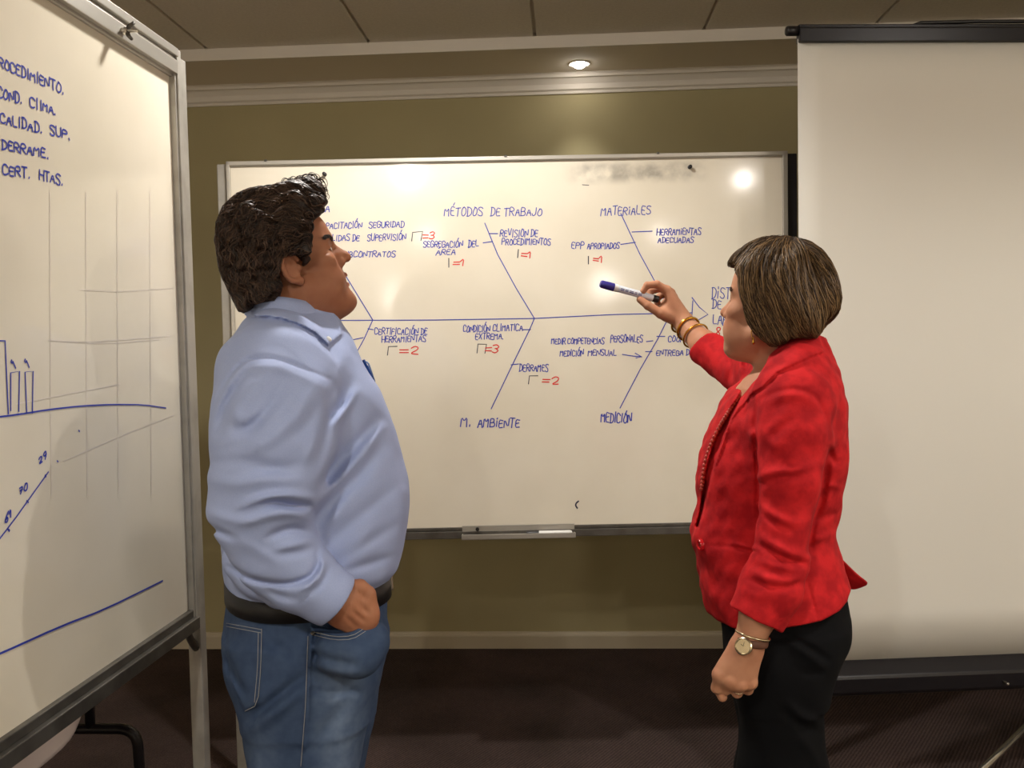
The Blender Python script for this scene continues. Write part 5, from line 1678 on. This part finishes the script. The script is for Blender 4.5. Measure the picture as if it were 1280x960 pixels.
fk([(948, 668), (965, 680), (985, 690), (1010, 697)], .008, .007)
fk([(948, 680), (965, 690), (988, 702), (1008, 704)], .006, -.007)
fk([(942, 700), (960, 705), (985, 712), (1010, 714)], .008, .005)
fk([(938, 713), (955, 722), (980, 727), (1005, 720)], .008, .007)
fk([(936, 724), (956, 732), (980, 736), (1002, 728)], .006, -.006)
fk([(928, 738), (945, 746), (965, 748)], .008, .003)
fk([(1036, 560), (1044, 580), (1050, 575)], .006, -.005)
fk([(1028, 612), (1040, 606), (1050, 610)], .006, .004)
fk([(1022, 650), (1035, 645), (1046, 640)], .007, -.004)
fk([(1014, 678), (1028, 672), (1040, 668)], .007, .005)
fk([(915, 683), (930, 686), (945, 690)], .0035, -.005, 1.74)
fk([(915, 680), (930, 683), (945, 686)], .004, .003, 1.74)
fk([(885, 682), (915, 683)], .003, -.0015, 1.74)
fk([(1009, 727), (1015, 748), (1022, 775)], .003, -.003, 1.74)
fk([(920, 545), (928, 575), (938, 600)], .008, -.003, 1.74)
fk([(918, 520), (932, 540), (945, 545)], .010, .003, 1.74)
fold(K_, [(905, 435), (915, 455), (912, 475)], .008, -.006, 2.15, 2.4)
fold(K_, [(918, 436), (925, 455), (925, 470)], .008, .006, 2.15, 2.4)
fold(K_, [(928, 440), (934, 455), (934, 466)], .007, -.006, 2.15, 2.4)
Vk, Fk = K_.mesh()
jacket = mk('jacket', Vk, Fk, M['red'], wom, True)
# vent flap at the back
fl = [[(1036, 680), (1044, 690), (1060, 706), (1074, 720), (1087, 728.5)],
      [(1037, 688), (1044, 700), (1057, 714), (1070, 726), (1082, 731)],
      [(1039, 696), (1045, 710), (1055, 722), (1066, 731), (1076, 733.5)],
      [(1041, 704), (1047, 719), (1054, 730), (1062, 735), (1068, 736)]]
V = []
for j, r in enumerate(fl):
    for i, (x, y) in enumerate(r): V.append(w(x, y, .012 + .010 * j - .004 * i))
F = [(j * 5 + i, j * 5 + i + 1, j * 5 + i + 6, j * 5 + i + 5) for j in range(3) for i in range(4)]
o = mk('vent_flap', V, F, M['red'], jacket, True)
sb = o.modifiers.new('smooth', 'SUBSURF'); sb.levels = 2; sb.render_levels = 2
so = o.modifiers.new('thickness', 'SOLIDIFY'); so.thickness = .003
M['redb'] = mat('red_glossy_plastic', (200, 24, 34), 0.15)
bp_ = K_.hit(876, 681, 1.6, 2.0, .001); bn = K_.grad(bp_)[0]
bb_ = MB().lathe([(.0005, .0022), (.007, .0022), (.0085, .0045), (.0105, .0045), (.0118, .002), (.0118, -.004)], bp_, bn, 24)
autosmooth(bb_.build('button', M['redb'], jacket))
hh = MB()
a1 = np.cross(bn, [0, 0, 1]); a1 /= np.linalg.norm(a1); a2 = np.cross(bn, a1)
for sx in (-1, 1):
    for sy in (-1, 1): hh.lathe([(.0013, .0), (.0013, .0026), (.0003, .0027)], bp_ + a1 * .0024 * sx + a2 * .0024 * sy, bn, 8)
hh.build('button_seam', M['black'], jacket)
# necklace in the opening
M['bead'] = mat('red_bead', (176, 58, 44), 0.3)
nk = on_path(K_, [(942, 468), (937, 477), (923, 497), (910.5, 515), (899.5, 533), (889, 554), (881.5, 576), (879, 592), (877, 612)], 1.6, 2.05, .0005, 12)
nk = np.array(nk)
L = np.r_[0, np.cumsum(np.linalg.norm(np.diff(nk, axis=0), axis=1))]
nb = MB()
for t in np.arange(0, L[-1], .0088):
    c = np.array([np.interp(t, L, nk[:, i]) for i in range(3)])
    nb.lathe([(.0003, -.0042), (.003, -.003), (.0043, 0), (.003, .003), (.0003, .0042)], c, (0, 0, 1), 10)
nb.build('bead_chain', M['bead'], wom, True)

# -- trousers
M['blk'] = mat('black_trouser_cloth', (11, 11, 13), 0.9, spec=0.15, bump=(900, 0.2, 0.0005))
R2 = Field(axis([(.24, .004), (.62, None)]), axis([(1.66, .004), (2.08, None)]), axis([(.0, .006), (.5, .004), (.96, None)]))
hp_px = [(738, 890, 1052, .150), (765, 898, 1055, .160), (787, 904, 1053, .165), (810, 908, 1045, .165), (835, 912, 1034, .160), (850, 916, 1030, .150)]
loft(R2, dense(ring_px(hp_px, w, YW)))
lg_px = [(790, 908, 1048, .080), (815, 908, 1043, .084), (843, 913, 1030, .086), (868, 919, 1026, .084), (892, 924, 1025.5, .082), (925, 927, 1030, .082), (960, 923, 1036, .082), (1050, 920, 1042, .082), (1170, 922, 1040, .082), (1298, 918, 1046, .086)]
for sg, dx in ((-1, 0), (1, -3)):
    rows = [(py, a + dx, b + dx, h) for py, a, b, h in lg_px]
    loft(R2, dense(ring_px(rows, lambda x, y, v, sg=sg: w(x, y, .082 * sg), YW + .083 * sg)), .03 if sg < 0 else .012)
ripple(R2, .0022, .09, 31)
ft = lambda pts, wd, h: fold(R2, pts, wd, h, 1.78, 1.88)
ft([(985, 795), (1010, 808), (1036, 826)], .007, -.006)
ft([(990, 806), (1012, 820), (1032, 836)], .008, .005)
ft([(1000, 838), (1018, 842), (1030, 838)], .008, -.004)
ft([(986, 880), (1000, 895), (1025, 905)], .009, .006)
ft([(980, 890), (998, 905), (1020, 915)], .008, -.005)
ft([(1000, 920), (1015, 940), (1024, 962)], .009, .004)
Vr, Fr = R2.mesh()
trs = mk('trousers', Vr, Fr, M['blk'], wom, True)
for sg in (-1, 1):
    c = w(985, 1300, .083 * sg); c[2] = 0
    Fx = Field(axis([(c[0] - .22, .004), (c[0] + .14, None)]), axis([(c[1] - .12, .004), (c[1] + .12, None)]), axis([(-.01, .004), (.15, None)]))
    shoe(Fx, c, np.array([-1, .06 * sg, 0]), .88)
    V, Fc = Fx.mesh()
    mk('shoe', V, Fc, M['beltl'], wom, True)

# -- hair: chin-length bob
lat_ = .078 * SW
face_px = [(915, 331), (921, 336), (924.5, 346), (926.5, 371), (930, 381), (931, 393), (934, 403), (939, 412), (939, 470), (820, 470), (820, 331)]
fpoly = head_poly(HW, [(x, y, lat_) for x, y in face_px])
vface = [(895, 345), (909, 343), (914, 338), (919, 338), (923.5, 346), (926, 371), (930, 381), (931, 393), (934, 403), (938, 411), (938, 450), (890, 450)]
outer_px = [(913, 338), (911.5, 328), (918, 315), (929, 305), (942, 297.5), (957, 294.5), (976, 291), (995, 292.5), (1010, 298.5), (1025, 311), (1036, 325.5), (1044.5, 343), (1048, 358), (1050, 372), (1047.5, 385), (1040, 396), (1030, 404), (1025, 412), (1019, 418), (1001, 421), (985, 426), (965, 429), (950, 422), (939, 413), (930, 400), (925, 385), (915, 370), (911, 350)]
c0 = HW.w((-.015, 0, .03))
H2 = Field(axis([(c0[0] - .17, .002), (c0[0] + .17, None)]), axis([(c0[1] - .17, .002), (c0[1] + .17, None)]), axis([(c0[2] - .17, .002), (c0[2] + .16, None)]))
ell(H2, HW, np.array((-.012, 0, .050)) * SW, np.array((.118, .104, .106)))
for y in (1, -1): ell(H2, HW, (-.005, .070 * y, -.005), (.070, .034, .085), .03)
ell(H2, HW, (-.070, .0, .005), (.075, .085, .085), .04)
ell(H2, HW, (-.060, .0, -.04), (.062, .078, .060), .03)
X, Y, Z = H2.xyz(tuple(slice(0, n) for n in H2.D.shape))
px_, py_ = projg(X, Y, Z)
H2.D = smax(H2.D, poly2d(px_, py_, outer_px) * (YW / FPX), .012)
H2.D = smax(H2.D, -poly2d(px_, py_, vface) * (YW / FPX), .006)
lx, ly, lz = HW.loc(X, Y, Z)
H2.D = smax(H2.D, -poly2d(lx, lz, fpoly), .008)
az = np.arctan2(ly, lx + .02)
H2.D += (.0038 * np.sin(az * 7 + 16 * lz + 2 * np.sin(lz * 25)) + .0009 * np.sin(az * 41 + lz * 55)).astype(np.float32)
Vh, Fh = H2.mesh()
hair2 = mk('hair', Vh, Fh, M['hair'], wom, True, cols=np.tile((.040, .023, .013), (len(Vh), 1)))
def flow_w(P):
    q = HW.inv(P); x, y, z = q.T
    rad = np.stack([x + .025, y * 1.0, np.zeros_like(x)], 1)
    rad /= np.linalg.norm(rad, axis=1, keepdims=True) + 1e-6
    wgt = np.clip((z - .02) / .10, 0, 1)[:, None]
    f = rad * wgt + np.array([-.42, 0, -.62]) + np.stack([0 * x, -.25 * np.sign(y) * np.clip(-z / .05, 0, 1), 0 * x], 1)
    # sides sweep back a little, ends turn under
    return f @ HW.R.T
vp_out = [(x, y) for x, y in outer_px]
def in_w(P):
    q = HW.inv(P)
    a = poly2d(q[:, 0].astype(np.float32), q[:, 2].astype(np.float32), fpoly) > -.003
    px, py = projg(*np.asarray(P, np.float32).T)
    a = a & (poly2d(px, py, vface) > -1.5)
    return a & (poly2d(px, py, vp_out) < 3.0 + 4.0 * (py > 385) * np.abs(np.sin(px * 1.7)))
rg = np.random.default_rng(8)
sd = Vh[rg.choice(len(Vh), 5600, replace=False)]
V1, F1, C1 = strands(H2, sd, flow_w, 24, .0045, .0007, rg, wave=.22, lift=(.0004, .0036), wl=.09, c0=(.034, .019, .010), c1=(.30, .18, .08), inside=in_w, stray=.3)
mk('hair_locks', V1, F1, M['hair'], hair2, True, cols=C1)
brows(B2, HW, SW, (.07, .04, .025), wom, 90)
lashes(B2, HW, SW, wom)

# -- jewellery and watch
er = MB()
e0, e1 = HW.w(lobe / 1.0 + np.array((.002, .006, -.004))), w(944.5, 427, 0)
e1 = e0 + np.array([.001, -.002, -.022])
er.tube(arc(e0 + np.array([0, .004, .002]), e1, e0 + np.array([-.006, -.006, .002])), .0008, 8)
er.lathe([(.0003, .010), (.0012, .008), (.0026, 0), (.0022, -.003), (.0003, -.0048)], e1, (0, 0, 1), 14)
er.build('earring', M['gold'], wom, True)
def bangle(name, c, ax, r, t, m_, parent, flat=1.0, sq=(1, 1)):
    ax = np.array(ax) / np.linalg.norm(ax)
    a = np.cross(ax, [0, 1, 0]); a /= np.linalg.norm(a); b = np.cross(ax, a)
    V = []; F = []; N, K2 = 40, 8
    for i in range(N):
        th = 2 * math.pi * i / N
        rd_ = a * math.cos(th) * sq[0] + b * math.sin(th) * sq[1]
        for k in range(K2):
            p = 2 * math.pi * k / K2
            V.append(c + rd_ * (r + t * math.cos(p)) + ax * t * flat * math.sin(p))
    for i in range(N):
        for k in range(K2): F.append((i * K2 + k, ((i + 1) % N) * K2 + k, ((i + 1) % N) * K2 + (k + 1) % K2, i * K2 + (k + 1) % K2))
    return mk(name, V, F, m_, parent, True)
axb = w(853, 404, .455) - w(880, 430, .38)
for t, r, tk, tl in ((.02, .0285, .0028, .18), (-.28, .0305, .0032, -.12), (-.62, .0335, .0024, .1)):
    c = w(853, 404, .455) + axb * t
    bangle('bracelet', c, axb + np.array([0, 0, tl * .06]), r, tk, M['gold'], wom)
# wrist watch
axw = w(936, 803, -.222) - w(948, 768, -.218)
wc = w(940, 797, -.2215)
watch = bangle('wristwatch', wc + axw * .12, axw + np.array([.012, 0, .006]), .0292, .0016, M['leather'], wom, 4.2)
bpz = w(929.5, 809, -.25)
fdir = CAM - bpz; fdir = fdir / np.linalg.norm(fdir) + np.array([-.35, 0, .05]); fdir /= np.linalg.norm(fdir)
fcen = B2.hit(930, 808, 1.5, 1.8, .003)
M['silverg'] = mat('pale_gold_metal', (214, 196, 160), 0.25, 0.9)
M['dial'] = mat('pearl_dial', (226, 226, 220), 0.3)
autosmooth(MB().lathe([(.0150, -.003), (.0160, .001), (.0156, .0040), (.0135, .0056), (.0122, .0042)], fcen, fdir, 28).build('watch_case', M['silverg'], watch))
MB().lathe([(.0125, -.001), (.0125, .0036), (.0003, .0037)], fcen, fdir, 28).build('dial', M['dial'], watch, False)
hx = np.cross(fdir, [0, 0, 1]); hx /= np.linalg.norm(hx); hy = np.cross(hx, fdir)
hm_ = MB().tube([fcen + fdir * .0044, fcen + fdir * .0044 + hx * .0045 + hy * .003], .0005, 5).tube([fcen + fdir * .0044, fcen + fdir * .0044 - hx * .001 + hy * .0075], .0004, 5)
hm_.build('watch_hand', M['black'], watch)
bangle('ring', kn[2] + np.array([-.001, .011, -.013]), np.array([-.002, .020, -.024]), .0098, .0016, M['silverg'], wom)
bangle('bracelet', wc - axw * .10, axw + np.array([.004, 0, -.006]), .0298, .0022, M['silverg'], wom)

# -- marker pen in the raised hand
mp = tag(empty('whiteboard_marker', w(803, 368.5, .452)), 'white marker pen with a dark blue cap held up by the person in red', 'marker pen')
a0, a1 = w(750, 354.5, .430), w(823, 374.5, .460)
ax = a1 - a0; ln = np.linalg.norm(ax)
M['violet'] = mat('blue_violet_plastic', (54, 46, 138), 0.35)
M['palebody'] = mat('pale_blue_white_plastic', (222, 228, 238), 0.35)
autosmooth(MB().lathe([(.0005, 0), (.0075, .0006), (.0096, .004), (.0103, .020), (.0103, ln * .235)], a0, ax, 24).build('cap', M['violet'], mp))
autosmooth(MB().lathe([(.0085, ln * .235), (.0100, ln * .237), (.0100, ln * .30), (.0088, ln * .302)], a0, ax, 24).build('collar', M['white'], mp))
br_ = MB().lathe([(.0085, ln * .30), (.0088, ln * .31), (.0088, ln * .90)], a0, ax, 24)
brl = autosmooth(br_.build('barrel', M['palebody'], mp))
autosmooth(MB().lathe([(.0088, ln * .90), (.0092, ln * .905), (.0092, ln * .985), (.008, ln), (.0005, ln)], a0, ax, 24).build('end_plug', M['black'], mp))
ax1 = ax / ln; side = CAM - a0; side = side - ax1 * (side @ ax1); side /= np.linalg.norm(side); tv = np.cross(side, ax1); tv = tv if tv[2] > 0 else -tv
lt = MB()
for i, (s0, s1) in enumerate(((.34, .40), (.42, .47), (.49, .56), (.58, .62), (.64, .70))):
    Vq = []
    for s_, z_ in ((s0, -.0022), (s1, -.0022), (s1, .0030), (s0, .0030)):
        Vq.append(a0 + ax * s_ + tv * z_ + side * (math.sqrt(.0088 ** 2 - z_ ** 2) + .0003))
    lt.raw(Vq, [(0, 1, 2, 3)])
lt.build('lettering', M['violet'], brl)
